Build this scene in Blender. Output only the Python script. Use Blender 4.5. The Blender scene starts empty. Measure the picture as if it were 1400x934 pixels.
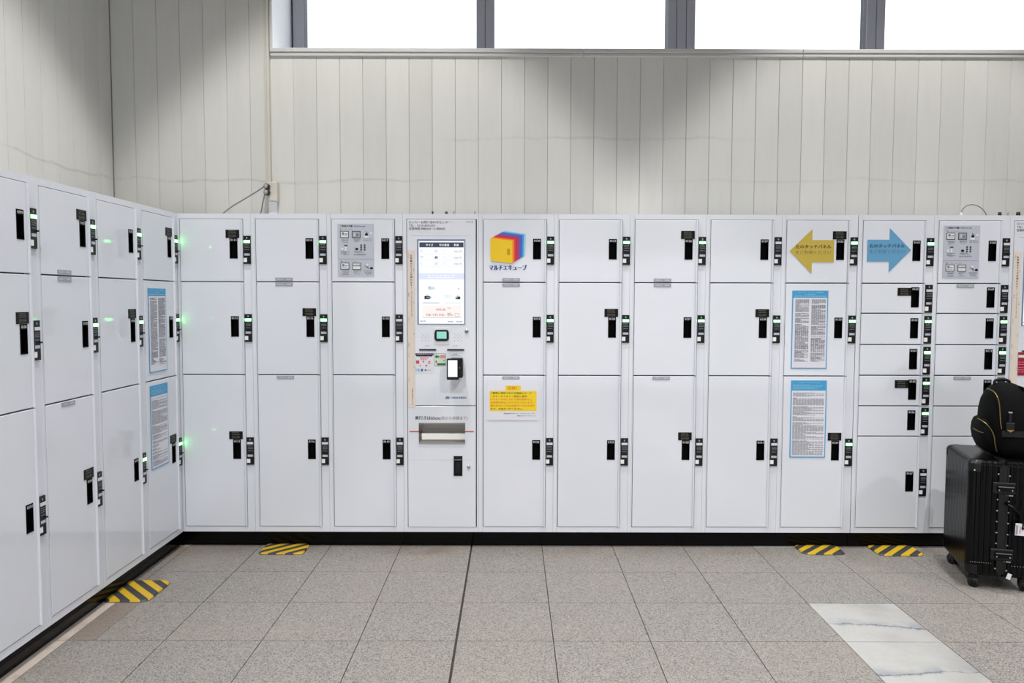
import bpy, bmesh, math, random
from mathutils import Matrix, Vector
random.seed(7)
SC = bpy.context.scene
COL = SC.collection

# ---------------------------------------------------------------- camera, sky, exposure
def make_camera():
    yaw, pitch, roll = 0.00050, 0.05568, 0.00242
    cd = bpy.data.cameras.new('camera'); cd.sensor_width = 36; cd.lens = 1049.05 * 36 / 1400
    cd.clip_start = 0.05; cd.clip_end = 200
    co = bpy.data.objects.new('camera', cd); COL.objects.link(co)
    def back(v):
        c, s = math.cos(roll), math.sin(roll); v = (c*v[0]+s*v[2]*-1*-1 if False else v[0], v[1], v[2])
        u, w = v[0], -v[2]
        u, w = c*u + s*w, -s*u + c*w
        v = (u, v[1], -w)
        c, s = math.cos(pitch), math.sin(pitch); v = (v[0], c*v[1]+s*v[2], -s*v[1]+c*v[2])
        c, s = math.cos(yaw), math.sin(yaw); return Vector((c*v[0]+s*v[1], -s*v[0]+c*v[1], v[2]))
    r, f, u = back((1, 0, 0)), back((0, 1, 0)), back((0, 0, 1))
    m = Matrix((r, u, -f)).transposed().to_4x4()
    m.translation = Vector((1.8532, -4.27397, 1.40634))
    co.matrix_world = m
    SC.camera = co
make_camera()
W = bpy.data.worlds.new('sky'); SC.world = W; W.use_nodes = True
bg = W.node_tree.nodes['Background']; bg.inputs[0].default_value = (0.93, 0.96, 1.0, 1); bg.inputs[1].default_value = 1.9
SC.view_settings.view_transform = 'Standard'; SC.view_settings.look = 'None'
SC.view_settings.gamma = 1; SC.view_settings.use_curve_mapping = False
SC.view_settings.exposure = 0.0
SC.cycles.use_denoising = True
SC.cycles.max_bounces = 8
# lamps: (x, y, z, watts) downlights near the walls; (x, y) ceiling panels
DOWNLIGHTS = [(x, y, 5.3, w) for y, w in ((-0.78, 470), (-3.3, 440), (-6.0, 380)) for x in (0.95, 4.25, 7.55)]
DOWNLIGHTS = [(x-.4 if y < -1 else x, y, z, w) for x, y, z, w in DOWNLIGHTS]
DOWN_CONE = math.radians(74); DOWN_BLEND = 0.26; WIDE_CONE = math.radians(110)

# ---------------------------------------------------------------- helpers
def srgb(r, g, b):
    return tuple((c/255/12.92 if c/255 <= .04045 else ((c/255+.055)/1.055)**2.4) for c in (r, g, b)) + (1,)
def mat(name, rgb, rough=.5, metal=0, emit=None, es=0, spec=.5, coat=0):
    m = bpy.data.materials.new(name); m.use_nodes = True
    b = m.node_tree.nodes['Principled BSDF']
    b.inputs['Base Color'].default_value = srgb(*rgb); b.inputs['Roughness'].default_value = rough
    b.inputs['Metallic'].default_value = metal; b.inputs['Specular IOR Level'].default_value = spec
    if coat: b.inputs['Coat Weight'].default_value = coat; b.inputs['Coat Roughness'].default_value = .05
    if emit: b.inputs['Emission Color'].default_value = srgb(*emit); b.inputs['Emission Strength'].default_value = es
    return m
def noise_tint(m, scale, amt, detail=4, dark=None, stretch=(1, 1, 1), rough_amt=0, bump=0):
    """procedural mottling of the base colour in world space"""
    nt = m.node_tree; b = nt.nodes['Principled BSDF']; base = tuple(b.inputs['Base Color'].default_value)
    g = nt.nodes.new('ShaderNodeNewGeometry'); mp = nt.nodes.new('ShaderNodeMapping'); mp.inputs['Scale'].default_value = stretch
    n = nt.nodes.new('ShaderNodeTexNoise'); n.inputs['Scale'].default_value = scale; n.inputs['Detail'].default_value = detail
    r = nt.nodes.new('ShaderNodeValToRGB'); r.color_ramp.elements[0].position = .3; r.color_ramp.elements[1].position = .7
    d = dark or tuple(c*(1-amt) for c in base[:3]) + (1,)
    r.color_ramp.elements[0].color = d; r.color_ramp.elements[1].color = base
    nt.links.new(g.outputs['Position'], mp.inputs[0]); nt.links.new(mp.outputs[0], n.inputs['Vector'])
    nt.links.new(n.outputs[0], r.inputs[0]); nt.links.new(r.outputs[0], b.inputs['Base Color'])
    if bump:
        bp = nt.nodes.new('ShaderNodeBump'); bp.inputs['Strength'].default_value = bump; bp.inputs['Distance'].default_value = .002
        nt.links.new(n.outputs[0], bp.inputs['Height']); nt.links.new(bp.outputs[0], b.inputs['Normal'])
    return m
def lk(nt, a, b): nt.links.new(a, b)
def mathn(nt, op, a, b=None, c=None, clamp=False):
    n = nt.nodes.new('ShaderNodeMath'); n.operation = op; n.use_clamp = clamp
    for i, v in enumerate((a, b, c)):
        if v is None: continue
        if isinstance(v, (int, float)): n.inputs[i].default_value = v
        else: nt.links.new(v, n.inputs[i])
    return n.outputs[0]
def mixc(nt, f, a, b):
    n = nt.nodes.new('ShaderNodeMix'); n.data_type = 'RGBA'
    for i, v in ((0, f), (6, a), (7, b)):
        if isinstance(v, (int, float, tuple)): n.inputs[i].default_value = v
        else: nt.links.new(v, n.inputs[i])
    return n.outputs[2]
def step(nt, v, a, b):
    n = nt.nodes.new('ShaderNodeMapRange'); n.interpolation_type = 'SMOOTHSTEP'
    n.inputs[1].default_value = a; n.inputs[2].default_value = b; nt.links.new(v, n.inputs[0]); return n.outputs[0]
def noise(nt, vec, scale, detail=3, rough=.5):
    n = nt.nodes.new('ShaderNodeTexNoise'); n.inputs['Scale'].default_value = scale; n.inputs['Detail'].default_value = detail
    n.inputs['Roughness'].default_value = rough
    nt.links.new(vec, n.inputs['Vector']); return n.outputs[0]

def tag(o, label=None, cat=None, group=None, kind=None):
    if label: o['label'] = label
    if cat: o['category'] = cat
    if group: o['group'] = group
    if kind: o['kind'] = kind
    return o
def thing(name, label, cat, loc=(0, 0, 0), rz=0, group=None):
    o = bpy.data.objects.new(name, None); COL.objects.link(o); o.empty_display_size = .1
    o.location = loc; o.rotation_euler = (0, 0, rz)
    return tag(o, label, cat, group)
def part(name, mesh, parent=None, loc=(0, 0, 0), rot=(0, 0, 0)):
    o = bpy.data.objects.new(name, mesh); COL.objects.link(o); o.location = loc; o.rotation_euler = rot
    if parent: o.parent = parent
    return o

_txt = {}
def text_geo(body, bold=0.0):
    """unit-size lettering as (verts, faces, width)"""
    k = (body, bold)
    if k in _txt: return _txt[k]
    cu = bpy.data.curves.new('lettering', 'FONT'); cu.body = body; cu.size = 1; cu.resolution_u = 2
    o = bpy.data.objects.new('lettering', cu); COL.objects.link(o)
    bpy.context.view_layer.update()
    me = bpy.data.meshes.new_from_object(o.evaluated_get(bpy.context.evaluated_depsgraph_get()))
    vs = [tuple(v.co[:2]) for v in me.vertices]; fs = [tuple(p.vertices) for p in me.polygons]
    bpy.data.objects.remove(o); bpy.data.curves.remove(cu); bpy.data.meshes.remove(me)
    w0 = min((v[0] for v in vs), default=0); w1 = max((v[0] for v in vs), default=1)
    vs = [(x-w0, y) for x, y in vs]
    _txt[k] = (vs, fs, w1-w0); return _txt[k]

class MB:
    def __init__(s): s.v = []; s.f = []; s.m = []; s.mats = []; s.sm = []
    def mi(s, m):
        if m not in s.mats: s.mats.append(m)
        return s.mats.index(m)
    def add(s, vs, fs, m, smooth=False):
        o = len(s.v); s.v += [tuple(v) for v in vs]; k = s.mi(m)
        for f in fs: s.f.append(tuple(i+o for i in f)); s.m.append(k); s.sm.append(smooth)
    def box(s, x0, x1, y0, y1, z0, z1, m):
        vs = [(x, y, z) for z in (z0, z1) for y in (y0, y1) for x in (x0, x1)]
        s.add(vs, [(0, 2, 3, 1), (4, 5, 7, 6), (0, 1, 5, 4), (2, 6, 7, 3), (0, 4, 6, 2), (1, 3, 7, 5)], m)
    def cbox(s, x0, x1, y0, y1, z0, z1, c, m):
        """box with chamfered edges on the -y side"""
        a = [(x0, y1, z0), (x1, y1, z0), (x1, y1, z1), (x0, y1, z1)]
        b = [(x0, y0+c, z0), (x1, y0+c, z0), (x1, y0+c, z1), (x0, y0+c, z1)]
        d = [(x0+c, y0, z0+c), (x1-c, y0, z0+c), (x1-c, y0, z1-c), (x0+c, y0, z1-c)]
        fs = [(8, 9, 10, 11), (3, 2, 1, 0)]
        for i in range(4):
            j = (i+1) % 4; fs += [(i, j, 4+j, 4+i), (4+i, 4+j, 8+j, 8+i)]
        s.add(a+b+d, fs, m)
    def quad(s, x0, x1, z0, z1, y, m):
        s.add([(x0, y, z0), (x1, y, z0), (x1, y, z1), (x0, y, z1)], [(0, 1, 2, 3)], m)
    def poly(s, pts, y, m, y1=None):
        n = len(pts); vs = [(x, y, z) for x, z in pts]
        if y1 is None: s.add(vs, [tuple(range(n))], m); return
        vs += [(x, y1, z) for x, z in pts]
        s.add(vs, [tuple(range(n)), tuple(reversed(range(n, 2*n)))] + [(i, i+n, (i+1) % n+n, (i+1) % n) for i in range(n)], m)
    def disc(s, x, z, r, y, m, n=14, y1=None):
        s.poly([(x+r*math.cos(2*math.pi*i/n), z+r*math.sin(2*math.pi*i/n)) for i in range(n)], y, m, y1)
    def plate(s, x0, x1, z0, z1, yf, yb, hole, m, c=.0015):
        """panel in the xz plane facing -y with a rectangular hole and chamfered outer edge"""
        hx0, hx1, hz0, hz1 = hole
        o = [(x0, z0), (x1, z0), (x1, z1), (x0, z1)]; i_ = [(x0+c, z0+c), (x1-c, z0+c), (x1-c, z1-c), (x0+c, z1-c)]
        h = [(hx0, hz0), (hx1, hz0), (hx1, hz1), (hx0, hz1)]
        vs = [(x, yb, z) for x, z in o] + [(x, yf+c, z) for x, z in o] + [(x, yf, z) for x, z in i_] + [(x, yf, z) for x, z in h] + [(x, yb, z) for x, z in h]
        fs = []
        for i in range(4):
            j = (i+1) % 4
            fs += [(i, j, 4+j, 4+i), (4+i, 4+j, 8+j, 8+i), (8+i, 8+j, 12+j, 12+i), (12+i, 12+j, 16+j, 16+i)]
        s.add(vs, fs, m)
    def tube(s, pts, r, m, n=8):
        pts = [Vector(p) for p in pts]; rings = []
        up = Vector((0, 0, 1))
        for i, p in enumerate(pts):
            d = (pts[min(i+1, len(pts)-1)]-pts[max(i-1, 0)]).normalized()
            a = d.cross(up); a = a.normalized() if a.length > .05 else d.cross(Vector((0, 1, 0))).normalized()
            b = d.cross(a)
            rr = r[i] if isinstance(r, (list, tuple)) else r
            rings.append([p+a*rr*math.cos(2*math.pi*k/n)+b*rr*math.sin(2*math.pi*k/n) for k in range(n)])
        vs = [v for R in rings for v in R]; fs = []
        for i in range(len(rings)-1):
            for k in range(n): fs.append((i*n+k, i*n+(k+1) % n, (i+1)*n+(k+1) % n, (i+1)*n+k))
        fs += [tuple(reversed(range(n))), tuple(range((len(rings)-1)*n, len(rings)*n))]
        s.add(vs, fs, m, True)
    def cyl(s, c, axis, r, h, m, n=16, r2=None):
        a = Vector(axis).normalized(); c = Vector(c)
        s.tube([c-a*h/2, c+a*h/2], [r, r if r2 is None else r2], m, n)
    def text(s, body, x, z, size, m, y, width=None, align='L', rot=0, bold=0.0):
        vs, fs, w = text_geo(body); sx = size if width is None else width/max(w, 1e-6)
        tw = w*sx; ox = {'L': 0, 'C': -tw/2, 'R': -tw}[align]; c, sn = math.cos(rot), math.sin(rot)
        k = 1 if bold <= 0 else (2 if bold < .02 else 3)   # heavier strokes: the outline laid down again a hair to the side
        for i in range(k):
            out = []; sh = (i-(k-1)/2)*max(bold, .02)*1.3*size
            for a, b in vs:
                a, b = a*sx+ox+sh, b*size
                out.append((x+c*a-sn*b, y-.00004*i, z+sn*a+c*b))
            s.add(out, fs, m)
    def bars(s, x0, x1, z, h, y, m, n=3, gap=.15, vert=False):
        """a line of print too small to read, as short runs"""
        t = x0; L = x1-x0
        for i in range(n):
            w = L/n*(1-gap*random.random()*2); w = min(w, x1-t)
            if w <= 0: break
            if vert: s.quad(z-h/2, z+h/2, -(t+w), -t, y, m)
            else: s.quad(t, t+w, z-h/2, z+h/2, y, m)
            t += L/n
    def mesh(s, name):
        me = bpy.data.meshes.new(name); me.from_pydata(s.v, [], s.f)
        for m in s.mats: me.materials.append(m)
        for p, k, sm in zip(me.polygons, s.m, s.sm): p.material_index = k; p.use_smooth = sm
        me.validate(); me.update(); return me
    def put(s, name, parent=None, loc=(0, 0, 0), rot=(0, 0, 0)): return part(name, s.mesh(name), parent, loc, rot)
def structure(name, mb, parent=None):
    o = mb.put(name, parent)
    if not parent: o['kind'] = 'structure'
    return o

# ---------------------------------------------------------------- materials
PAINT = mat('locker_paint', (226, 228, 235), .075)
def paint_wear(m):
    nt = m.node_tree; b = nt.nodes['Principled BSDF']; g = nt.nodes.new('ShaderNodeNewGeometry'); P = g.outputs['Position']
    n = noise(nt, P, 1.7, 3); f = step(nt, n, .35, .75)
    n2 = noise(nt, P, 60, 2); f2 = mathn(nt, 'MULTIPLY', step(nt, n2, .74, .78), .25)
    c = mixc(nt, f, srgb(221, 225, 233), srgb(227, 229, 239)); c = mixc(nt, f2, c, srgb(190, 190, 194))
    lk(nt, c, b.inputs['Base Color'])
    bp = nt.nodes.new('ShaderNodeBump'); bp.inputs['Strength'].default_value = .02; bp.inputs['Distance'].default_value = .02
    lk(nt, noise(nt, P, 5, 1), bp.inputs['Height']); lk(nt, bp.outputs[0], b.inputs['Normal'])
paint_wear(PAINT)
GAPSHADE_SEAL = mat('gap_shade_and_seal', (62, 66, 76), .6)  # shade of the door gaps put into the colour; window seams use it too
BLACK = mat('black_plastic', (18, 19, 23), .45, spec=.3); CUP = mat('cup_black', (5, 5, 6), .6, spec=.06)
INK = mat('black_ink', (38, 38, 46), .6)
GREYINK = mat('grey_ink', (120, 122, 130), .6)
PALEINK = mat('pale_ink', (190, 192, 200), .5)
GOLDINK = mat('dull_gold_ink', (98, 94, 84), .5); STKB = mat('sticker_black', (16, 16, 17), .5, spec=.2)
WHITE = mat('white_plastic', (228, 228, 230), .4)
NOTCH = mat('notch_white', (244, 244, 244), .4); PAPER = mat('white_paper', (224, 224, 234), .6)
SILVER = mat('silver_label', (160, 163, 172), .4, .1)
SILVERINK = mat('light_grey_ink', (190, 194, 203), .5)
PLINTH = mat('black_plinth', (7, 7, 7), .12, spec=.14)
LED_ON = mat('green_led', (120, 255, 150), .4, emit=(112, 255, 132), es=13)
LED_OFF = mat('led_off', (218, 219, 224), .35)
STEEL = mat('brushed_steel', (205, 203, 198), .16, 1)
ALU = mat('window_aluminium', (176, 176, 186), .4, .35)
STEEL2 = mat('satin_steel', (168, 166, 164), .42, .9); RED = mat('red_vinyl', (200, 58, 60), .5)

# wall cladding: off-white ribbed panels with a grimy band
CLAD = mat('wall_cladding', (206, 204, 196), .42)
def clad_nodes(m):
    nt = m.node_tree; b = nt.nodes['Principled BSDF']; g = nt.nodes.new('ShaderNodeNewGeometry'); P = g.outputs['Position']
    sp = nt.nodes.new('ShaderNodeSeparateXYZ'); lk(nt, P, sp.inputs[0]); X, Y, Z = sp.outputs
    oi = nt.nodes.new('ShaderNodeObjectInfo')
    base = mixc(nt, step(nt, oi.outputs['Random'], 0, 1), srgb(197, 196, 191), srgb(203, 202, 197))
    mp = nt.nodes.new('ShaderNodeMapping'); mp.inputs['Scale'].default_value = (9, 9, 1.2); lk(nt, P, mp.inputs[0])
    n1 = noise(nt, mp.outputs[0], 2.2, 5, .65)
    def band(z0, w, amt, gate=None):
        nz = mathn(nt, 'MULTIPLY', mathn(nt, 'SUBTRACT', noise(nt, P, 3.1, 4), .5), .09)
        d = mathn(nt, 'ABSOLUTE', mathn(nt, 'ADD', mathn(nt, 'SUBTRACT', Z, z0), nz))
        v = mathn(nt, 'MULTIPLY', mathn(nt, 'SUBTRACT', 1.0, step(nt, d, 0, w)), amt)
        v = mathn(nt, 'MULTIPLY', v, step(nt, noise(nt, P, 4.0, 4, .7), .3, .6))
        if gate is not None: v = mathn(nt, 'MULTIPLY', v, gate)
        return v
    left = mathn(nt, 'SUBTRACT', 1.0, step(nt, X, 1.0, 1.5)); mid = mathn(nt, 'MULTIPLY', step(nt, X, 1.1, 1.6), mathn(nt, 'SUBTRACT', 1.0, step(nt, X, 3.0, 3.5)))
    rt = step(nt, X, 2.6, 3.2)
    f = mathn(nt, 'ADD', band(2.15, .014, .26, left), band(2.41, .014, .2, mid)); f = mathn(nt, 'ADD', f, band(2.155, .014, .14, rt), clamp=True)
    c = mixc(nt, mathn(nt, 'MULTIPLY', step(nt, n1, .4, .8), .1), base, srgb(160, 155, 140))
    c = mixc(nt, f, c, srgb(120, 112, 98))
    lk(nt, c, b.inputs['Base Color'])
clad_nodes(CLAD)
CLADBACK = mat('cladding_joint', (150, 147, 138), .8)
TRIM = mat('painted_trim', (190, 189, 186), .4)
BEIGE = mat('beige_plastic', (200, 193, 181), .45); CONDUIT = mat('conduit_paint', (192, 188, 178), .5)
WHITEWALL = mat('white_reveal', (236, 238, 242), .5)

# granite floor
GRANITE = mat('granite', (170, 166, 162), .38)
def granite_nodes(m, brown=0):
    nt = m.node_tree; b = nt.nodes['Principled BSDF']; g = nt.nodes.new('ShaderNodeNewGeometry'); P = g.outputs['Position']
    sp = nt.nodes.new('ShaderNodeSeparateXYZ'); lk(nt, P, sp.inputs[0]); X, Y, Z = sp.outputs
    v = nt.nodes.new('ShaderNodeTexVoronoi'); v.inputs['Scale'].default_value = 270; lk(nt, P, v.inputs['Vector'])
    sep = nt.nodes.new('ShaderNodeSeparateColor'); lk(nt, v.outputs['Color'], sep.inputs[0])
    r = nt.nodes.new('ShaderNodeValToRGB'); el = r.color_ramp.elements
    cols = [(0, (48, 48, 50)), (.09, (80, 79, 78)), (.24, (112, 109, 106)), (.6, (130, 126, 122)), (1, (154, 149, 144))]
    el[0].color = srgb(*cols[0][1]); el[1].color = srgb(*cols[-1][1])
    for p_, c_ in cols[1:-1]: e = el.new(p_); e.color = srgb(*c_)
    lk(nt, sep.outputs[0], r.inputs[0]); c = r.outputs[0]
    oi = nt.nodes.new('ShaderNodeObjectInfo')
    c = mixc(nt, mathn(nt, 'MULTIPLY', oi.outputs['Random'], .12), c, srgb(150, 138, 128))
    # worn warm blotches
    n = noise(nt, P, 2.3, 4); c = mixc(nt, mathn(nt, 'MULTIPLY', step(nt, n, .5, .72), .16), c, srgb(150, 134, 122))
    # grime gathered along the foot of the lockers
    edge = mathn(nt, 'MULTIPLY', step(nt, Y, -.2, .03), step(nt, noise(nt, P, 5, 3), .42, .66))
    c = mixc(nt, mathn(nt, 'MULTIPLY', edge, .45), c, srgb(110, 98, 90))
    edge2 = mathn(nt, 'MULTIPLY', mathn(nt, 'SUBTRACT', 1.0, step(nt, X, -.05, .5)), step(nt, noise(nt, P, 4, 3), .38, .7))
    c = mixc(nt, mathn(nt, 'MULTIPLY', edge2, .42), c, srgb(120, 106, 94))
    # the dark scuffed patch in front of the payment machine
    px = mathn(nt, 'MULTIPLY', step(nt, X, 1.15, 1.25), mathn(nt, 'SUBTRACT', 1.0, step(nt, X, 1.42, 1.6)))
    pt = mathn(nt, 'MULTIPLY', mathn(nt, 'MULTIPLY', px, step(nt, Y, -.17, -.08)), step(nt, noise(nt, P, 9, 3), .3, .6))
    c = mixc(nt, mathn(nt, 'MULTIPLY', pt, .55), c, srgb(106, 94, 86))
    # small scattered black marks
    n3 = noise(nt, P, 14, 2); c = mixc(nt, mathn(nt, 'MULTIPLY', step(nt, n3, .765, .8), .8), c, srgb(60, 56, 54))
    if brown: c = mixc(nt, .55, c, srgb(118, 104, 94))
    lk(nt, c, b.inputs['Base Color'])
    lk(nt, mathn(nt, 'ADD', .36, mathn(nt, 'MULTIPLY', sep.outputs[1], .2)), b.inputs['Roughness'])
granite_nodes(GRANITE)
GRANITE_OLD = mat('stained_granite', (140, 130, 120), .5); granite_nodes(GRANITE_OLD, 1)
GROUT = mat('joint_mortar', (62, 57, 54), .8)
def marble(name, tint, veins=True):
    m = mat(name, (225, 224, 220), .25); nt = m.node_tree; b = nt.nodes['Principled BSDF']
    g = nt.nodes.new('ShaderNodeNewGeometry'); P = g.outputs['Position']
    sp = nt.nodes.new('ShaderNodeSeparateXYZ'); lk(nt, P, sp.inputs[0]); X, Y, Z = sp.outputs
    base = mixc(nt, step(nt, noise(nt, P, 3.2, 5), .4, .75), srgb(*tint), srgb(*[int(c*.9) for c in tint]))
    if not veins:
        c = mixc(nt, mathn(nt, 'MULTIPLY', step(nt, noise(nt, P, 9, 5, .7), .5, .7), .4), base, srgb(132, 112, 98))
        lk(nt, c, b.inputs['Base Color']); return m
    w1 = mathn(nt, 'ADD', mathn(nt, 'MULTIPLY', mathn(nt, 'SUBTRACT', noise(nt, P, 2.6, 2), .5), .14), mathn(nt, 'MULTIPLY', mathn(nt, 'SUBTRACT', noise(nt, P, 15, 6, .75), .5), .09))
    fr = mathn(nt, 'SUBTRACT', mathn(nt, 'FRACT', mathn(nt, 'DIVIDE', mathn(nt, 'ADD', mathn(nt, 'ADD', Y, w1), .04), .4)), .5)
    d = mathn(nt, 'ABSOLUTE', fr)
    patch = step(nt, noise(nt, P, 7, 3), .36, .6)
    soft = mathn(nt, 'MULTIPLY', mathn(nt, 'SUBTRACT', 1.0, step(nt, fr, .0, .22)), step(nt, fr, -.06, .01))
    c = mixc(nt, mathn(nt, 'MULTIPLY', mathn(nt, 'MULTIPLY', soft, patch), .85), base, srgb(132, 136, 142))
    line = mathn(nt, 'MULTIPLY', mathn(nt, 'SUBTRACT', 1.0, step(nt, d, .004, .02)), mathn(nt, 'ADD', mathn(nt, 'MULTIPLY', patch, .55), .3))
    c = mixc(nt, line, c, srgb(88, 94, 108))
    n2 = noise(nt, P, 5.5, 6, .7); l2 = mathn(nt, 'MULTIPLY', mathn(nt, 'SUBTRACT', 1.0, step(nt, mathn(nt, 'ABSOLUTE', mathn(nt, 'SUBTRACT', n2, .5)), .003, .03)), .12)
    c = mixc(nt, l2, c, srgb(128, 128, 130))
    lk(nt, c, b.inputs['Base Color']); return m
MARBLE = marble('white_marble', (164, 163, 161)); MARBLE2 = marble('worn_cream_marble', (186, 175, 166), False)

# ---------------------------------------------------------------- structure
WL, WY, CEIL = -.66, .62, 5.4
ZS = 2.967         # top of the sill trim
JX, JY, T = .0283, .0091, .4
def floor():
    f = MB(); f.box(-.66, 9, -8, .62, -.12, -.012, GROUT); fo = structure('floor', f)
    def tilemesh(x0, x1, y0, y1, m):
        w, d = x1-x0, y1-y0; c = .0006; b = MB()
        lo = [(0, 0, -.012), (w, 0, -.012), (w, d, -.012), (0, d, -.012)]; mid = [(0, 0, -c), (w, 0, -c), (w, d, -c), (0, d, -c)]
        top = [(c, c, 0), (w-c, c, 0), (w-c, d-c, 0), (c, d-c, 0)]
        fs = [(8, 9, 10, 11)]
        for i in range(4):
            j = (i+1) % 4; fs += [(i, j, 4+j, 4+i), (4+i, 4+j, 8+j, 8+i)]
        b.add(lo+mid+top, fs, m); return b.mesh('floor_tile')
    cache = {}
    for k in range(-2, 15):
        for r in range(0, 14):
            xl = JX+T*k; xr = xl+T; gl = .0016; gr = .0016
            if k == 4: gl = .005
            if k == 3: gr = .005
            y1 = JY+T-T*r-.002; y0 = y1-T+.004
            m = GRANITE
            if k == 8 and (r == 0 or r >= 3): m = MARBLE
            if k == -1 and (r == 0 or r >= 3): m = MARBLE2
            if k == 0 and r == 0: m = GRANITE_OLD
            pieces = [(xl+gl, xr-gr, m)]
            if k == 0 and r == 3: pieces = [(xl+gl, xl+.112, GRANITE_OLD), (xl+.1135, xr-gr, m)]
            for x0, x1, mm in pieces:
                if r == 0: y1 = min(y1, .6)
                x0 = max(x0, WL)
                key = (round(x1-x0, 4), round(y1-y0, 4), mm.name)
                if key not in cache: cache[key] = tilemesh(x0, x1, y0, y1, mm)
                part('floor_tile', cache[key], fo, (x0, y0, 0))
floor()
def panel_mesh(w, h, rise=.004):
    b = MB(); c = .0018
    b.add([(0, 0, 0), (c, -rise, 0), (w-c, -rise, 0), (w, 0, 0), (0, 0, h), (c, -rise, h), (w-c, -rise, h), (w, 0, h)],
          [(0, 1, 5, 4), (1, 2, 6, 5), (2, 3, 7, 6), (0, 3, 2, 1), (4, 5, 6, 7)], CLAD)
    return b.mesh('wall_panel')
def walls():
    grey = mat('far_wall_paint', (118, 118, 116), .7)
    q = MB(); q.box(WL-.2, 9.2, -8.2, -8, 2.1, CEIL, grey); structure('wall_rear_added', q)  # unseen header wall, added and sized to limit light from the open rear
    q = MB(); q.box(9, 9.2, -8, 1.5, 0, CEIL, grey); structure('wall_right_added', q)  # unseen side wall, added to cut ambient light from the right
    b = MB(); b.box(WL-.2, .335, WY+.006, WY+.9, 0, CEIL, CLADBACK); b.box(.335, 8.6, WY+.006, WY+.5, 0, 2.93, CLADBACK)
    b.box(.335, 8.6, WY+.006, WY+.5, 5.05, CEIL, CLADBACK)
    b.box(8.4, 8.6, WY+.006, WY+.5, 2.93, 5.05, CLADBACK)
    wb = structure('wall_back', b)
    tall, low, head = panel_mesh(.1445, CEIL-.01), panel_mesh(.1445, 2.918), panel_mesh(.1445, CEIL-5.06)
    xs = [WL]+[-.228+.145*k for k in range(-2, 4)]+[.3365]
    for a, c in zip(xs, xs[1:]):
        part('wall_panel', tall if abs(c-a-.145) < .001 else panel_mesh(c-a-.0005, CEIL-.01), wb, (a, WY+.006, 0))
    xs = [.3365, .480]+[.480+.1452*k for k in range(1, 55)]
    for a, c in zip(xs, xs[1:]):
        lw, hd = (low, head) if c-a > .14 else (panel_mesh(c-a-.0005, 2.918), panel_mesh(c-a-.0005, CEIL-5.06))
        part('wall_panel', lw, wb, (a, WY+.006, 0)); part('wall_panel', hd, wb, (a, WY+.006, 5.055))
    part('jamb_strip', (lambda q: (q.box(.338, .3515, WY-.008, WY+.01, 2.967, CEIL, TRIM), q.mesh('jamb_strip'))[1])(MB()), wb)
    b = MB(); b.box(WL-.2, WL-.006, -8, WY, 0, CEIL, CLADBACK); wl = structure('wall_left', b)
    y = WY-.002
    first = True
    while y > -5:
        part('wall_panel', tall, wl, (WL-.006, y-.1445, 0), (0, 0, math.pi/2)); y -= .145
    # window reveal: white jamb, sill board and head
    b = MB(); b.box(.34, .352, WY+.01, 1.5, 2.93, 5.05, WHITEWALL); b.box(.352, 8.4, WY+.01, 1.5, 2.93, 2.955, WHITEWALL)
    b.box(.352, 8.4, WY+.01, 1.5, 5.03, 5.05, WHITEWALL); structure('trim_1', b)
    # sill nosing in lengths
    t2 = MB(); t2.box(.338, 8.4, WY-.004, WY+.02, 2.925, 2.95, TRIM); to = structure('trim_2', t2)
    xs = [.338, 2.30, 3.67, 5.9, 8.4]
    for i in range(4):
        q = MB(); q.cbox(xs[i]+.001, xs[i+1]-.001, WY-.014, WY+.02, 2.942, ZS, .003, TRIM); q.put('sill_board', to)
        q = MB(); q.cbox(xs[i]+.001, xs[i+1]-.001, WY-.009, WY+.02, 2.918, 2.937, .003, TRIM); q.put('sill_moulding', to)
    # windows
    YG = 1.09
    def frame_post(x0, x1, seams, lip=None):
        q = MB(); e = [x0]+seams+[x1]
        for a, c in zip(e, e[1:]): q.cbox(a+.0015, c-.0015, YG-.05, YG+.05, 2.955, 5.03, .003, ALU)
        q.box(x0+.001, x1-.001, YG-.044, YG+.05, 2.955, 5.03, GAPSHADE_SEAL); return q
    glass = bpy.data.materials.new('window_glass'); glass.use_nodes = True; nt = glass.node_tree; nt.nodes.clear()
    o = nt.nodes.new('ShaderNodeOutputMaterial'); mx = nt.nodes.new('ShaderNodeMixShader'); tr = nt.nodes.new('ShaderNodeBsdfTransparent'); gl = nt.nodes.new('ShaderNodeBsdfGlossy')
    gl.inputs['Roughness'].default_value = .02; mx.inputs[0].default_value = .06
    lk(nt, tr.outputs[0], mx.inputs[1]); lk(nt, gl.outputs[0], mx.inputs[2]); lk(nt, mx.outputs[0], o.inputs[0])
    edges = [(.352, .362, .438, []), (None, 1.608, 1.732, [1.669]), (None, 2.905, 3.095, [2.965, 3.03]), (None, 4.255, 4.383, [4.322]), (None, 5.58, 5.71, [5.645]), (None, 6.9, 7.03, [6.965])]
    posts = [(.362, .438, []), (1.608, 1.732, [1.669]), (2.905, 3.095, [2.968, 3.034]), (4.255, 4.383, [4.322]), (5.58, 5.71, [5.645]), (6.9, 7.03, [6.965]), (8.26, 8.4, [])]
    for i in range(6):
        a, c = posts[i], posts[i+1]
        q = MB(); q.box(a[1], c[0], YG-.02, YG+.03, 2.955, 2.975, ALU); q.box(a[1], c[0], YG-.02, YG+.03, 5.0, 5.03, ALU)
        w = structure('window_%d' % (i+1), q)
        frame_post(*a).put('window_frame', w)
        if i == 5: frame_post(*c).put('window_frame', w)
        g = MB(); g.box(a[1], c[0], YG, YG+.006, 2.97, 5.005, glass); g.put('window_pane', w)
    q = MB(); q.box(.352, .362, YG-.03, YG+.05, 2.955, 5.03, GAPSHADE_SEAL); structure('trim_3', q)
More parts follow.
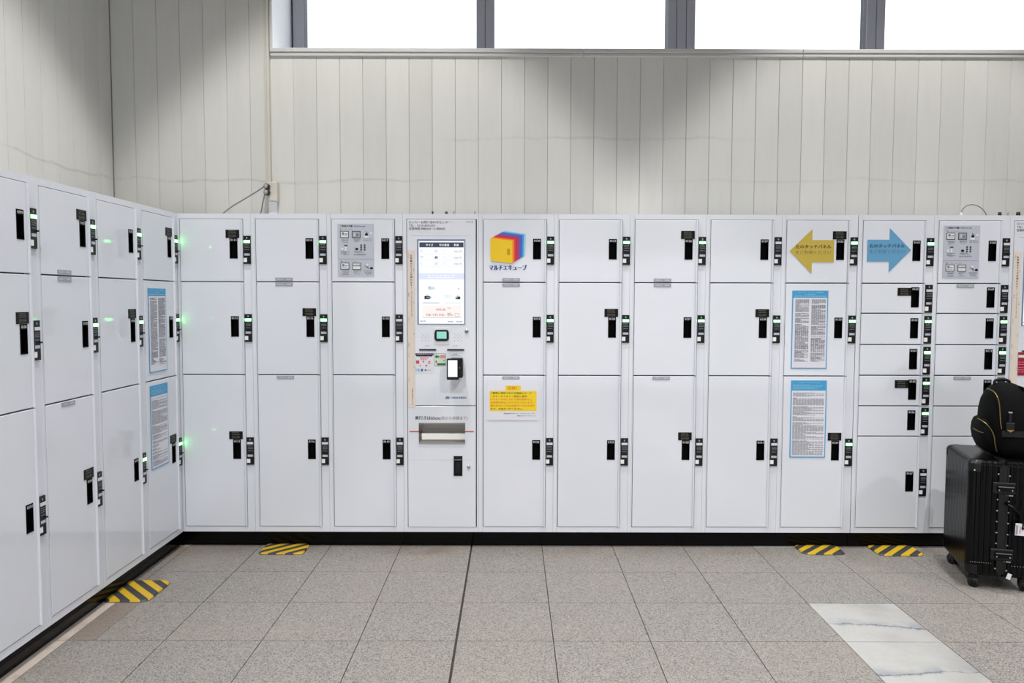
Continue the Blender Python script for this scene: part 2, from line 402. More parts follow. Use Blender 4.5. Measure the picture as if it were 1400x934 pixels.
    # ceiling
    q = MB(); q.box(WL-.2, 9, -8, 1.5, CEIL, CEIL+.1, mat('ceiling_board', (172, 172, 170), .8)); structure('ceiling', q)
walls()

# lamps
def lamps():
    hous = mat('lamp_housing', (225, 225, 225), .4); lens = mat('lamp_lens', (255, 255, 255), .4, emit=(255, 250, 242), es=6)
    rows = {-0.78: 'closest to the back wall', -3.3: 'in the middle row over the floor', -6.0: 'in the row behind the viewer'}; cols = {0.95: 'left', 4.25: 'centre', 7.55: 'right'}
    for x, y, z, w in DOWNLIGHTS:
        t = thing('downlight', 'round white ceiling downlight, the %s one %s' % (cols[round(x+.4, 2) if y < -1 else x], rows[y]), 'light', (x, y, CEIL), 0, 'round downlights')
        q = MB(); q.cyl((0, 0, -.02), (0, 0, 1), .1, .04, hous, 24); q.put('lamp_housing', t)
        q = MB(); q.cyl((0, 0, -.044), (0, 0, 1), .075, .006, lens, 24); q.put('lamp_lens', t)
        l = bpy.data.lights.new('downlight_beam', 'SPOT'); l.energy = w; l.spot_size = DOWN_CONE if y > -1 else WIDE_CONE; l.spot_blend = DOWN_BLEND if y > -1 else .6; l.shadow_soft_size = .07; l.color = (1, .985, .96)
        o = bpy.data.objects.new('downlight_beam', l); COL.objects.link(o); o.parent = t; o.location = (0, 0, z-CEIL)
lamps()

# ---------------------------------------------------------------- coin lockers
DX0, DX1 = .0273, .3755           # door left and right inside a column
LX0, LX1 = .3795, .4185           # lock unit
ZB, ZT0, ZT1 = .088, 1.8425, 1.8735
HX0, HX1 = .3015, .3455
_dm = {}
def door_mesh(h, hz0, hz1):
    k = (round(h, 4), round(hz0, 4))
    if k in _dm: return _dm[k]
    b = MB(); w = DX1-DX0
    b.plate(0, w-.011, 0, h, -.002, .016, (HX0-DX0, HX1-DX0, hz0, hz1), PAINT)
    # rounded lip on the opening edge
    pr = [(w-.011, .012), (w-.011, -.004), (w-.0095, -.008), (w-.007, -.0105), (w-.004, -.0105), (w-.0015, -.008), (w, -.003), (w, .012)]
    n = len(pr); vs = [(x, y, .0) for x, y in pr]+[(x, y, h) for x, y in pr]
    b.add(vs, [(i, i+1, n+i+1, n+i) for i in range(n-1)]+[tuple(reversed(range(n))), tuple(range(n, 2*n))], PAINT, False)
    _dm[k] = b.mesh('door'); return _dm[k]
_hc = {}
def handle_mesh(h, num):
    b = MB(); w = HX1-HX0; d = .0145
    # cup set in the door, numbered strip at its top
    b.add([(0, -.0035, 0), (w, -.0035, 0), (w, -.0035, h), (0, -.0035, h), (.003, -.0035, .003), (w-.003, -.0035, .003), (w-.003, -.0035, h-.021), (.003, -.0035, h-.021),
           (.005, d, .006), (w-.005, d, .006), (w-.005, d, h-.023), (.005, d, h-.023), (0, -.001, 0), (w, -.001, 0), (w, -.001, h), (0, -.001, h)],
          [(0, 1, 5, 4), (1, 2, 6, 5), (2, 3, 7, 6), (3, 0, 4, 7), (4, 5, 9, 8), (5, 6, 10, 9), (6, 7, 11, 10), (7, 4, 8, 11), (8, 9, 10, 11),
           (12, 13, 1, 0), (13, 14, 2, 1), (14, 15, 3, 2), (15, 12, 0, 3)], CUP)
    b.text(num, w/2, h-.0165, .0165, PALEINK, -.0042, width=w*.74, align='C', bold=.025)
    return b.mesh('handle_cup')
def lock_mesh():
    w, h = LX1-LX0, .155; b = MB()
    pts = [(0, h), (0, .034), (.0185, .034), (.0185, .0105), (0, .0105), (0, 0), (w, 0), (w, h)]
    b.poly(pts, -.007, BLACK, .002)
    b.poly([(-.0005, .0338), (-.0005, .0107), (.0183, .0107), (.0183, .0338)], -.0064, NOTCH, .001)
    # small print: pictogram, three lines of instructions
    b.disc(w/2, h-.0145, .0042, -.0074, GREYINK, 8); b.quad(w/2-.004, w/2+.003, h-.012, h-.009, -.0075, PALEINK)
    for z, n_ in ((.107, 3), (.099, 4), (.0915, 4), (.079, 3)): b.bars(.006, w-.005, z, .003, -.0074, GREYINK, n_)
    b.box(.0045, w-.0045, -.0078, -.006, .046, .058, SILVERINK)
    b.cyl((w-.008, -.012, .069), (0, 1, 0), .0035, .014, BLACK, 8)
    return b.mesh('lock_unit')
LOCK = lock_mesh()
def led_mesh(m):
    b = MB(); b.box(.003, LX1-LX0-.003, -.0098, -.006, .1165, .1295, m); return b.mesh('indicator_light')
LED1, LED0 = led_mesh(LED_ON), led_mesh(LED_OFF)
def sticker_mesh():
    b = MB(); b.box(0, .076, -.0012, 0, 0, .0445, STKB)
    for z, h, n, m in ((.038, .005, 4, GOLDINK), (.031, .003, 5, GOLDINK), (.0255, .004, 3, SILVERINK if 0 else GOLDINK), (.0165, .003, 4, GOLDINK), (.0115, .004, 5, GOLDINK), (.007, .0025, 5, GOLDINK)):
        b.bars(.016, .06, z, h*.6, -.0016, m, n, .22)
    return b.mesh('notice_sticker')
STICK = sticker_mesh()
def size_mesh():
    b = MB(); b.box(0, .097, -.0012, 0, 0, .0185, SILVER); b.bars(.01, .05, .0095, .008, -.0016, SILVERINK, 4, .3); b.bars(.06, .09, .0095, .007, -.0016, SILVERINK, 1)
    return b.mesh('size_label')
SIZE = size_mesh()
S3 = [(1.5, ZT0, 1.625, 1.738, 1.5955), (.982, 1.494, 1.191, 1.306, 1.1625), (.1205, .976, .503, .614, .471)]
S7 = [(1.5, ZT0, 1.6205, 1.7335, 1.592), (1.3334, 1.494, 1.3635, 1.4756, 1.333+.001), (1.1588, 1.3274, 1.1915, 1.304, 1.1615), (.9867, 1.1528, 1.018, 1.1326, .989),
      (.8146, .9807, .8468, .9604, .8175), (.6434, .8086, .6757, .7873, .6465), (.1205, .6374, .3263, .4406, .3015)]
def body_mesh(rows):
    b = MB()
    b.box(0, .4198, .018, .58, ZB, ZT1, PAINT)
    b.quad(DX0-.003, DX1-.006, .118, ZT0+.002, .0168, GAPSHADE_SEAL)  # dark sheet behind the doors, painting the shade in their gaps
    b.box(.0205, DX0-.003, 0, .018, ZB, ZT1, PAINT); b.box(.0004, .0195, 0, .018, ZB, ZT1, PAINT)
    b.box(DX1+.0022, .4194, 0, .018, ZB, ZT1, PAINT)
    b.box(DX0-.003, DX1+.0022, 0, .018, ZT0+.003, ZT1, PAINT); b.box(DX0-.003, DX1+.0022, 0, .018, ZB, .1175, PAINT)
    return b.mesh('cabinet_body')
BODY = body_mesh(S3)
def plinth_mesh():
    b = MB(); b.box(0, .42, .033, .56, 0, ZB, PLINTH); return b.mesh('plinth')
PL = plinth_mesh()
DOORS = {}
def locker(key, label, loc, rz, rows, first, leds, notices, sizes, group):
    t = thing('coin_locker', label, 'locker', loc, rz, group)
    part('cabinet_body', BODY, t); part('plinth', PL, t)
    for i, (z0, z1, h0, h1, lz) in enumerate(rows):
        d = part('door', door_mesh(z1-z0, h0-z0, h1-z0), t, (DX0, 0, z0))
        part('handle_cup', handle_mesh(h1-h0, '%04d' % (first+i)), d, (HX0-DX0, 0, h0-z0))
        if notices.get(i) == 'top': part('notice_sticker', STICK, d, (HX0-DX0-.021, -.0025, h1-z0+.001))
        if notices.get(i) == 'side': part('notice_sticker', STICK, d, (HX0-DX0-.0765, -.0025, h1-z0-.048))
        if 'b' in sizes.get(i, ''): part('size_label', SIZE, d, (.105, -.0025, .002))
        if 't' in sizes.get(i, ''): part('size_label', SIZE, d, (.105, -.0025, z1-z0-.0205))
        u = part('lock_unit', LOCK, t, (LX0, 0, lz))
        o = part('indicator_light', LED1 if leds[i] else LED0, u)
        if leds[i]: o['label'] = 'lit green indicator light'
    return t
def back_x(i): return -.0111+.42*i+(.0028 if i >= 9 else 0)
G = 'white coin lockers'
HP = math.pi/2
N, S_ = 'top', 'side'
locker('L0', 'white coin locker at the left edge of the picture, nearest to the viewer', (0, -.4293-1.26, 0), HP, S3, 99, (1, 0, 0), {1: N}, {}, G)
locker('L1', 'white coin locker second from the left, silver size labels between its doors', (0, -.4293-.84, 0), HP, S3, 102, (1, 1, 0), {0: N, 2: N}, {0: 'b', 1: 't', 2: 't'}, G)
locker('L2', 'white coin locker third from the left, black sticker only on its middle door', (0, -.4293-.42, 0), HP, S3, 105, (1, 1, 1), {1: N}, {}, G)
locker('L3', 'white coin locker at the end of the left row, carrying two blue-bordered sheets', (0, -.4293, 0), HP, S3, 108, (1, 1, 1), {0: N, 2: N}, {}, G)
locker('B0', 'white coin locker at the left end of the back row, touching the inner corner', (back_x(0), 0, 0), 0, S3, 111, (1, 1, 0), {0: N, 2: N}, {}, G)
t0 = thing('corner_filler', 'white filler cabinet closing the inner corner between the two locker rows', 'locker', (back_x(0), 0, 0), 0)
cf = MB(); cf.box(-.45, -.0004, .0002, .45, ZB, ZT1, PAINT); cf.put('filler_panel', t0)
cf = MB(); cf.box(-.45, -.0004, .033, .45, 0, ZB, PLINTH); cf.box(-.45, -.0222, .0006, .033, 0, ZB, PLINTH); cf.put('plinth', t0)
locker('B1', 'white coin locker above the left mat of the back row, below the wall outlet', (back_x(1), 0, 0), 0, S3, 114, (1, 1, 0), {1: N}, {0: 'b', 1: 't', 2: 't'}, G)
locker('B2', 'white coin locker with the grey instruction sign, just left of the payment machine', (back_x(2), 0, 0), 0, S3, 117, (0, 0, 0), {}, {}, G)
locker('B4', 'white coin locker with the colourful logo and yellow notice, right of the payment machine', (back_x(4), 0, 0), 0, S3, 120, (1, 1, 0), {}, {0: 'b', 1: 't', 2: 't'}, G)
locker('B5', 'white coin locker right of the logo locker, black sticker on its middle door only', (back_x(5), 0, 0), 0, S3, 123, (1, 1, 0), {1: N}, {}, G)
locker('B6', 'white coin locker with three silver labels and black stickers on top and bottom doors', (back_x(6), 0, 0), 0, S3, 126, (1, 1, 0), {0: N, 2: N}, {0: 'b', 1: 't', 2: 't'}, G)
locker('B7', 'white coin locker left of the yellow arrow, its top indicator unlit', (back_x(7), 0, 0), 0, S3, 129, (0, 1, 0), {1: N}, {}, G)
locker('B8', 'white coin locker carrying the yellow arrow and two blue-bordered sheets', (back_x(8), 0, 0), 0, S3, 132, (1, 1, 1), {0: N, 2: N}, {}, G)
locker('B9', 'white locker of seven doors under the blue arrow, five of them small', (back_x(9), 0, 0), 0, S7, 161, (1, 0, 1, 1, 1, 1, 0), {1: S_, 4: S_}, {}, G)
locker('B10', 'white locker of seven doors behind the suitcase, grey instruction sign on top door', (back_x(10), 0, 0), 0, S7, 168, (0, 0, 1, 1, 0, 1, 0), {}, {1: 't', 4: 't'}, G)

# ---------------------------------------------------------------- payment machine
SCREEN = mat('screen_white', (8, 8, 8), .3, emit=(250, 252, 255), es=1.0)
SCR = {k: mat('screen_'+k, (8, 8, 8), .3, emit=c, es=min(e, 1)) for k, c, e in (('navy', (62, 66, 92), .9), ('pale_blue', (222, 230, 248), 1.1), ('pink', (253, 243, 240), 1.1), ('ink', (30, 46, 60), .6),
       ('teal', (90, 176, 190), .9), ('green', (190, 236, 214), 1), ('grey', (176, 182, 196), .9), ('red', (190, 110, 110), .9), ('blue', (110, 160, 205), 1), ('white', (250, 252, 255), 1.3))}
BEZEL = mat('screen_bezel', (120, 134, 162), .3)
RULER = mat('beige_tape', (224, 213, 201), .6)
TEALSCR = mat('teal_display', (120, 180, 170), .3, emit=(120, 190, 176), es=.6)
STK = {k: mat('sticker_'+k, c, .5) for k, c in (('red', (196, 60, 66)), ('orange', (232, 110, 80)), ('pink', (226, 110, 150)), ('green', (74, 140, 84)), ('dgreen', (50, 96, 64)), ('blue', (50, 100, 170)), ('lblue', (120, 170, 215)), ('purple', (90, 60, 90)), ('mint', (206, 226, 206)))}
NAVY = mat('navy_print', (44, 78, 140), .5)
def machine(x0, label, red=False):
    t = thing('payment_machine', label, 'ticket machine', (x0, 0, 0), 0, 'payment machines')
    w = lambda x: x-1.249
    b = MB(); tx0, tx1, tz0, tz1 = w(1.3335), w(1.5935), .5935, .7105; b.box(0, .4198, .06, .58, ZB, ZT1, PAINT); b.plate(.019, .412, .116, ZT0+.002, .0168, .0605, (tx0-.001, tx1+.001, tz0-.001, tz1+.001), GAPSHADE_SEAL, .0001)
    b.box(.0004, .0205, 0, .061, ZB, ZT1, PAINT); b.box(.4105, .4194, 0, .061, ZB, ZT1, PAINT)
    b.box(.0205, .4105, 0, .061, ZT0+.003, ZT1, PAINT); b.box(.0205, .4105, 0, .061, ZB, .1145, PAINT); b.put('cabinet_body', t)
    part('plinth', PL, t)
    PX0, PX1 = w(1.2728), w(1.6535)
    sx0, sx1, sz0, sz1 = w(1.3283), w(1.5955), 1.2622, 1.7348
    # upper front with a sunken screen
    b = MB(); b.plate(PX0, PX1, .8085, ZT0, -.002, .016, (sx0, sx1, sz0, sz1), PAINT)
    for xa, xb, za, zb in ((w(1.30), sx0-.004, 1.753, 1.7545), (sx0-.03, sx1+.03, 1.7525, 1.754)): b.quad(xa, xb, za, zb, -.0024, GREYINK if 0 else SILVERINK)
    up = b.put('upper_panel', t)
    b = MB()
    b.text('ロッカーお問い合わせセンター', w(1.2843), 1.8215, .0165, INK, -.0028, width=.231, bold=.012)
    b.text('TEL：0120-829-532', w(1.2843), 1.8035, .0165, INK, -.0028, width=.144, bold=.006)
    b.text('営業時間 8時00分～21時00分', w(1.2843), 1.7855, .0165, INK, -.0028, width=.2, bold=.01)
    b.text('M-2', w(1.6385), 1.8255, .0145, GREYINK, -.0028, width=.036, align='R')
    b.quad(w(1.2775), w(1.51), 1.775, 1.839, -.0024, PAPER); b.put('contact_lettering', up)
    # screen
    b = MB(); z1 = sz1; y = .008
    b.plate(sx0, sx1, sz0, sz1, -.004, .016, (sx0+.008, sx1-.006, sz0+.004, sz1-.01), BEZEL, .001); b.put('screen_bezel', up)
    b = MB(); a0, a1 = sx0+.008, sx1-.006; c0, c1 = sz0+.004, sz1-.01
    b.box(a0, a1, .006, .015, c0, c1, SCREEN)
    y = .0054
    b.quad(a0+.004, a1-.004, c1-.035, c1-.007, y, SCR['navy'])
    b.text('サイズ', a0+.06, c1-.027, .014, SCR['white'], y-.0005, align='C', bold=.03); b.text('空き状況', a0+.142, c1-.027, .014, SCR['white'], y-.0005, align='C', bold=.03); b.text('料金', a0+.21, c1-.027, .014, SCR['white'], y-.0005, align='C', bold=.03)
    for i, (s_, p_) in enumerate((('S', '400 円'), ('M', '500 円'), ('L', '700 円'))):
        z = c1-.06-i*.0345
        b.text(s_, a0+.012, z, .017, SCR['grey'], y, bold=.01); b.text(p_, a1-.014, z-.003, .015, SCR['grey'], y, width=.044, align='R', bold=.01)
        b.quad(a0+.004, a1-.004, z-.0135, z-.0125, y, SCR['pale_blue'])
        m_ = SCR['ink'] if s_ == 'M' else SCR['pale_blue']
        b.poly([(a0+.088, z-.004), (a0+.106, z-.004), (a0+.106, z+.008), (a0+.102, z+.012), (a0+.092, z+.012), (a0+.088, z+.008)], y, SCR['grey'] if s_ == 'M' else m_)
        if s_ == 'M': b.quad(a0+.092, a0+.096, z, z+.008, y-.0004, SCR['ink']); b.quad(a0+.099, a0+.103, z, z+.008, y-.0004, SCR['ink'])
        b.disc(a0+.145, z+.004, .008, y, SCR['pale_blue'], 16); b.disc(a0+.145, z+.004, .0065, y-.0004, SCR['white'], 16)
    b.quad(a0, a1, c1-.212, c1-.178, y, SCR['pale_blue'])
    for z in (c1-.19, c1-.202): b.bars(a0+.05, a1-.05, z, .004, y-.0004, SCR['white'], 7, .25)
    for k, xx in enumerate((a0+.02, a0+.142)):
        b.quad(xx, xx+.094, c1-.343, c1-.24, y, SCR['white']); b.quad(xx, xx+.094, c1-.344, c1-.341, y-.0003, SCR['blue'] if k == 0 else SCR['green'])
    b.text('預入', a0+.052, c1-.268, .021, SCR['teal'], y-.0006, width=.038, bold=.02); b.text('取出', a0+.145, c1-.312, .018, SCR['green'], y-.0006, width=.033, bold=.02)
    def bag(x, z, s_):
        b.poly([(x, z), (x+.034*s_, z), (x+.034*s_, z+.018*s_), (x+.032*s_, z+.02*s_), (x+.002*s_, z+.02*s_), (x, z+.018*s_)], y-.0006, SCR['ink'])
        b.quad(x+.011*s_, x+.013*s_, z+.02*s_, z+.026*s_, y-.0006, SCR['ink']); b.quad(x+.021*s_, x+.023*s_, z+.02*s_, z+.026*s_, y-.0006, SCR['ink']); b.quad(x+.011*s_, x+.023*s_, z+.025*s_, z+.027*s_, y-.0006, SCR['ink'])
    bag(a0+.031, c1-.322, .9); b.quad(a0+.043, a0+.057, c1-.314, c1-.309, y-.001, SCR['grey']); b.poly([(a0+.063, c1-.306), (a0+.07, c1-.311), (a0+.063, c1-.316)], y-.001, SCR['ink'])
    bag(a0+.205, c1-.322, .75); b.quad(a0+.21, a0+.214, c1-.316, c1-.308, y-.001, SCR['white']); b.disc(a0+.221, c1-.264, .004, y-.0006, SCR['grey'], 8)
    b.quad(a0+.02, a0+.236, c1-.425, c1-.358, y, SCR['pink']); b.quad(a0+.02, a0+.236, c1-.426, c1-.424, y-.0003, SCR['red'] if 0 else SCR['grey'])
    b.text('手荷物の預入', a0+.093, c1-.385, .014, SCR['red'], y-.0006, width=.06, bold=.01); b.text('宅配 予約 受取・発送', a0+.038, c1-.415, .015, SCR['red'], y-.0006, width=.15, bold=.015)
    for dx in (.16, .17): b.quad(a0+dx, a0+dx+.005, c1-.373, c1-.369, y-.0006, SCR['ink']); b.quad(a0+dx, a0+dx+.005, c1-.402, c1-.398, y-.0006, SCR['ink'])
    b.quad(a0+.199, a0+.224, c1-.418, c1-.4, y-.0006, SCR['grey']); b.quad(a0+.2015, a0+.2215, c1-.4155, c1-.4025, y-.0009, SCR['pink'])
    b.bars(a0+.006, a0+.042, c0+.014, .006, y, SCR['grey'], 2); b.bars(a0+.16, a0+.195, c0+.012, .006, y, SCR['grey'], 2); b.bars(a0+.208, a0+.245, c0+.012, .006, y, SCR['grey'], 2)
    s = b.put('touch_screen', up); s['label'] = 'bright white touch screen'
    # card window
    b = MB(); b.plate(w(1.4195), w(1.5055), 1.15, 1.243, -.0035, -.0015, (w(1.428), w(1.4985), 1.166, 1.2325), WHITE, .001)
    def rr(x0, x1, z0, z1, r, n=4):
        out = []
        for cx, cz, a in ((x1-r, z1-r, 0), (x0+r, z1-r, 90), (x0+r, z0+r, 180), (x1-r, z0+r, 270)):
            for k in range(n+1): an = math.radians(a+90*k/n); out.append((cx+r*math.cos(an), cz+r*math.sin(an)))
        return out
    b.poly(rr(w(1.4235), w(1.5035), 1.17, 1.2325, .016), -.008, BLACK, -.002); b.quad(w(1.4365), w(1.491), 1.1835, 1.2225, -.0085, TEALSCR)
    b.poly([(w(1.424), 1.15), (w(1.5), 1.15), (w(1.498), 1.166), (w(1.436), 1.166)], -.0045, WHITE)
    b.put('card_window', up)
    b = MB()
    for xa in (w(1.3537), w(1.5365)):
        for i in range(5):
            for j in range(5):
                if (i+j) % 2 == 0: b.disc(xa+i*.0092, 1.1715+j*.0095, .0018, -.0026, INK, 6)
    o = b.put('speaker_holes', up); o['kind'] = 'stuff'
    for xa, xb in ((1.337, 1.433), (1.4933, 1.5893)):
        b = MB(); b.plate(w(xa), w(xb), 1.1145, 1.127, -.0055, -.0015, (w(xa)+.004, w(xb)-.004, 1.118, 1.1235), GREYINK, .0008); b.quad(w(xa)+.004, w(xb)-.004, 1.118, 1.1235, -.0022, BLACK)
        b.bars(w(xa)+.034, w(xb)-.036, 1.143, .006, -.0026, SILVERINK, 2); b.put('card_slot', up)
    b = MB(); b.cyl((w(1.6024), -.004, 1.2255), (0, 1, 0), .0105, .008, STEEL, 18); b.disc(w(1.6024), 1.2255, .006, -.0084, GREYINK, 12); b.quad(w(1.6024)-.001, w(1.6024)+.001, 1.2215, 1.2295, -.0088, BLACK); b.put('key_lock', up)
    # accepted payment stickers
    b = MB(); xa = w(1.316); b.quad(xa, xa+.1, .99, 1.0995, -.0026, PAPER); b.quad(xa, xa+.102, 1.09, 1.101, -.003, STK['purple']); b.quad(xa+.004, xa+.094, 1.0835, 1.09, -.003, BLACK)
    b.text('交通系電子マネー', xa+.01, 1.0925, .008, PALEINK, -.0034, width=.08)
    b.bars(xa+.026, xa+.076, 1.0755, .005, -.003, STK['red'], 4); b.bars(xa+.03, xa+.064, 1.0665, .004, -.003, STK['orange'], 3)
    for x_, z_, r_, m_ in ((.013, 1.052, .009, 'red'), (.045, 1.055, .0055, 'pink'), (.078, 1.05, .0085, 'orange'), (.028, 1.032, .004, 'orange'), (.061, 1.032, .006, 'pink'), (.057, 1.007, .006, 'green')):
        if m_ == 'red': b.quad(xa+x_-r_, xa+x_+r_, z_-r_, z_+r_, -.003, STK[m_])
        else: b.disc(xa+x_, z_, r_, -.003, STK[m_], 10)
    b.quad(xa+.069, xa+.087, 1.048, 1.052, -.0034, PAPER); b.quad(xa+.006, xa+.02, 1.0505, 1.0535, -.0034, STK['orange'])
    b.quad(xa+.003, xa+.006, 1.0, 1.014, -.003, STK['lblue']); b.quad(xa+.013, xa+.023, 1.0, 1.014, -.003, STK['lblue']); b.quad(xa+.03, xa+.043, 1.0, 1.014, -.003, STK['blue']); b.bars(xa+.068, xa+.09, 1.007, .004, -.003, SILVER, 2)
    b.put('payment_sticker', up)
    b = MB(); xa, xb = w(1.4215), w(1.4875); b.poly(rr(xa, xb, 1.031, 1.1, .005, 3), -.003, STK['dgreen']); b.poly(rr(xa+.0015, xb-.0015, 1.0325, 1.0985, .005, 3), -.0034, STK['mint'])
    b.disc(xa+.013, 1.0825, .008, -.0038, STK['dgreen'], 12); b.disc(xa+.024, 1.0825, .006, -.0039, STK['green'], 12); b.quad(xa+.034, xb-.005, 1.075, 1.0905, -.0038, STK['pink']); b.text('Suica', xa+.037, 1.079, .009, PAPER, -.0042, width=.019)
    b.poly([(xa+.007, 1.049), (xa+.018, 1.049), (xa+.009, 1.067)], -.0038, STK['red']); b.disc(xb-.012, 1.061, .005, -.0038, STK['lblue'], 8); b.quad(xa+.016, xb-.003, 1.035, 1.0455, -.0038, STK['dgreen']); b.put('payment_sticker', up)
    # handheld style reader
    b = MB(); xa, xb = w(1.496), w(1.5828); b.poly(rr(xa+.02, xb, .9685, 1.0765, .006, 3), -.05, BLACK, -.002); b.poly(rr(xa, xb-.02, .9585, 1.0765, .006, 3), -.062, BLACK, -.05)
    b.quad(xa+.007, xb-.028, .975, 1.0675, -.0626, SCR['white']); b.quad(xb-.0165, xb-.0145, 1.02, 1.03, -.0505, PALEINK); b.bars(xa+.012, xb-.012, 1.09, .004, -.0026, SILVERINK, 4); b.bars(xa+.03, xb-.03, 1.0965, .004, -.0026, SILVER, 2)
    b.put('contactless_reader', up)
    b = MB(); b.text('TOKAI RIKEN', w(1.5115), .847, .0155, NAVY, -.0026, width=.088, bold=.03); 
    b.poly([(w(1.484), .846), (w(1.506), .846), (w(1.506), .855), (w(1.5), .859), (w(1.49), .859), (w(1.484), .853)], -.0026, NAVY); b.quad(w(1.486), w(1.504), .8505, .852, -.003, PAPER); b.put('maker_lettering', up)
    # ruler tape
    b = MB(); xa, xb = w(1.2745), w(1.3155); b.box(xa, xb, -.0036, -.0026, .7985, 1.6742, RULER)
    zc = 1.652
    for ch in 'お荷物のサイズが測れます！':
        b.text(ch, w(1.2955), zc-.0135, .0125, INK, -.004, align='C', bold=.02); zc -= .0148 if ch != '！' else .01
    b.text('You can measure the size', w(1.2945), 1.45, .0115, GREYINK, -.004, width=.145, rot=-math.pi/2)
    b.text('お客様のお荷物のサイズです', w(1.2965), .905, .008, INK, -.004, width=.095, rot=-math.pi/2)
    for k, z in enumerate((1.655, 1.44, 1.3, 1.16, 1.1, .965)):
        b.text(('170cm', '150cm', '130cm', '120cm', '110cm', '100cm')[k], w(1.278), z, .009, (STK['orange'], GREYINK)[k in (1, 3)], -.004, width=.024, rot=-math.pi/2)
    for z in (1.56, 1.38, 1.205, 1.02): b.quad(xb-.009, xb-.001, z, z+.0015, -.004, GREYINK); b.quad(xb-.007, xb-.0055, z+.004, z+.012, -.004, GREYINK)
    b.put('size_ruler', up)
    if red:
        b = MB(); b.box(w(1.3175), w(1.42), -.0042, -.003, .985, 1.115, mat('deep_red_vinyl', (150, 24, 32), .4)); b.quad(w(1.318), w(1.41), 1.085, 1.1, -.0046, PAPER)
        for z in (1.06, 1.047, 1.03, 1.017, 1.005): b.bars(w(1.319), w(1.41), z, .004, -.0046, STK['pink'], 5)
        b.put('warning_sticker', up)
    # lower door with tray, lever and key
    tx0, tx1, tz0, tz1 = w(1.3335), w(1.5935), .5935, .7105
    hx0, hx1, hz0, hz1 = w(1.53), w(1.577), .4105, .5225
    b = MB(); b.plate(PX0, PX1, .5, .8045, -.002, .016, (tx0, tx1, tz0, tz1), PAINT, .001); b.plate(PX0, PX1, .1165, .5001, -.002, .016, (hx0, hx1, hz0, .4995), PAINT, .001)
    b.poly([(hx0-.001, .4995), (hx1+.001, .4995), (hx1+.001, .5005), (hx0-.001, .5005)], -.002, PAINT)
    b.quad(w(1.2816), tx0, .6575, .664, -.0026, RED); b.quad(tx1, w(1.643), .6575, .664, -.0026, RED)
    b.text('奥行きは65cm', w(1.3128), .729, .0235, INK, -.0026, width=.138, bold=.02); b.text('(床から赤線まで)', w(1.4535), .729, .0225, GREYINK, -.0026, width=.155)
    lo = b.put('lower_door', t)
    b = MB(); A, B_ = tx0, tx1
    vs = [(A, -.003, tz1), (B_, -.003, tz1), (B_-.002, .055, tz0+.066), (A+.014, .055, tz0+.066), (B_-.002, .03, tz0+.016), (A+.014, .03, tz0+.016), (A, -.003, tz0+.006), (B_, -.003, tz0+.006)]
    b.add(vs, [(0, 3, 2, 1), (0, 6, 5, 3), (1, 2, 4, 7)], STEEL); b.add(vs, [(3, 5, 4, 2), (5, 6, 7, 4)], STEEL2)
    b.box(tx0, tx1, -.006, -.002, tz0-.0005, tz0+.007, STEEL2); b.put('ticket_tray', lo)
    b = MB(); hw, hh = hx1-hx0, .5225-hz0
    b.box(hx0-.001, hx1+.001, -.0045, -.0015, hz0-.001, hz0+.003, BLACK); b.box(hx0-.001, hx0+.003, -.0045, -.0015, hz0, .5225, BLACK); b.box(hx1-.003, hx1+.001, -.0045, -.0015, hz0, .5225, BLACK); b.box(hx0-.001, hx1+.001, -.0045, -.0015, .5025, .5225, BLACK)
    b.box(hx0, hx1, .012, .03, hz0, .4995, BLACK); b.box(hx0+.008, hx1-.008, -.003, .012, hz0+.02, .49, BLACK); b.put('door_lever', lo)
    b = MB(); b.cyl((w(1.6141), -.004, .4625), (0, 1, 0), .009, .008, STEEL, 18); b.disc(w(1.6141), .4625, .0055, -.0084, SILVER, 12); b.quad(w(1.6141)-.0008, w(1.6141)+.0008, .459, .468, -.0088, BLACK); b.put('key_lock', lo)
    # stubby aerials on top
    cones, rods = (((.151, .03, .0062), (.229, .03, .0085)), (.2725, .3915)) if not red else (((.033, .034, .0105), (.139, .035, .0125)), (.08,))
    for x, h, r in cones: b = MB(); b.cyl((x, .15, ZT1+h/2), (0, 0, 1), r*1.1, h+.001, BLACK, 12, r*.75); b.put('aerial', t)
    for x in rods: b = MB(); b.cyl((x, .15, ZT1+.016), (0, 0, 1), .0018, .034, BLACK, 6); b.put('aerial', t)
    return t
machine(back_x(3), 'white payment machine with bright touch screen and card reader amid the back row')
machine(back_x(11), 'payment machine cut off by the right edge of the picture, red warning sticker', True)

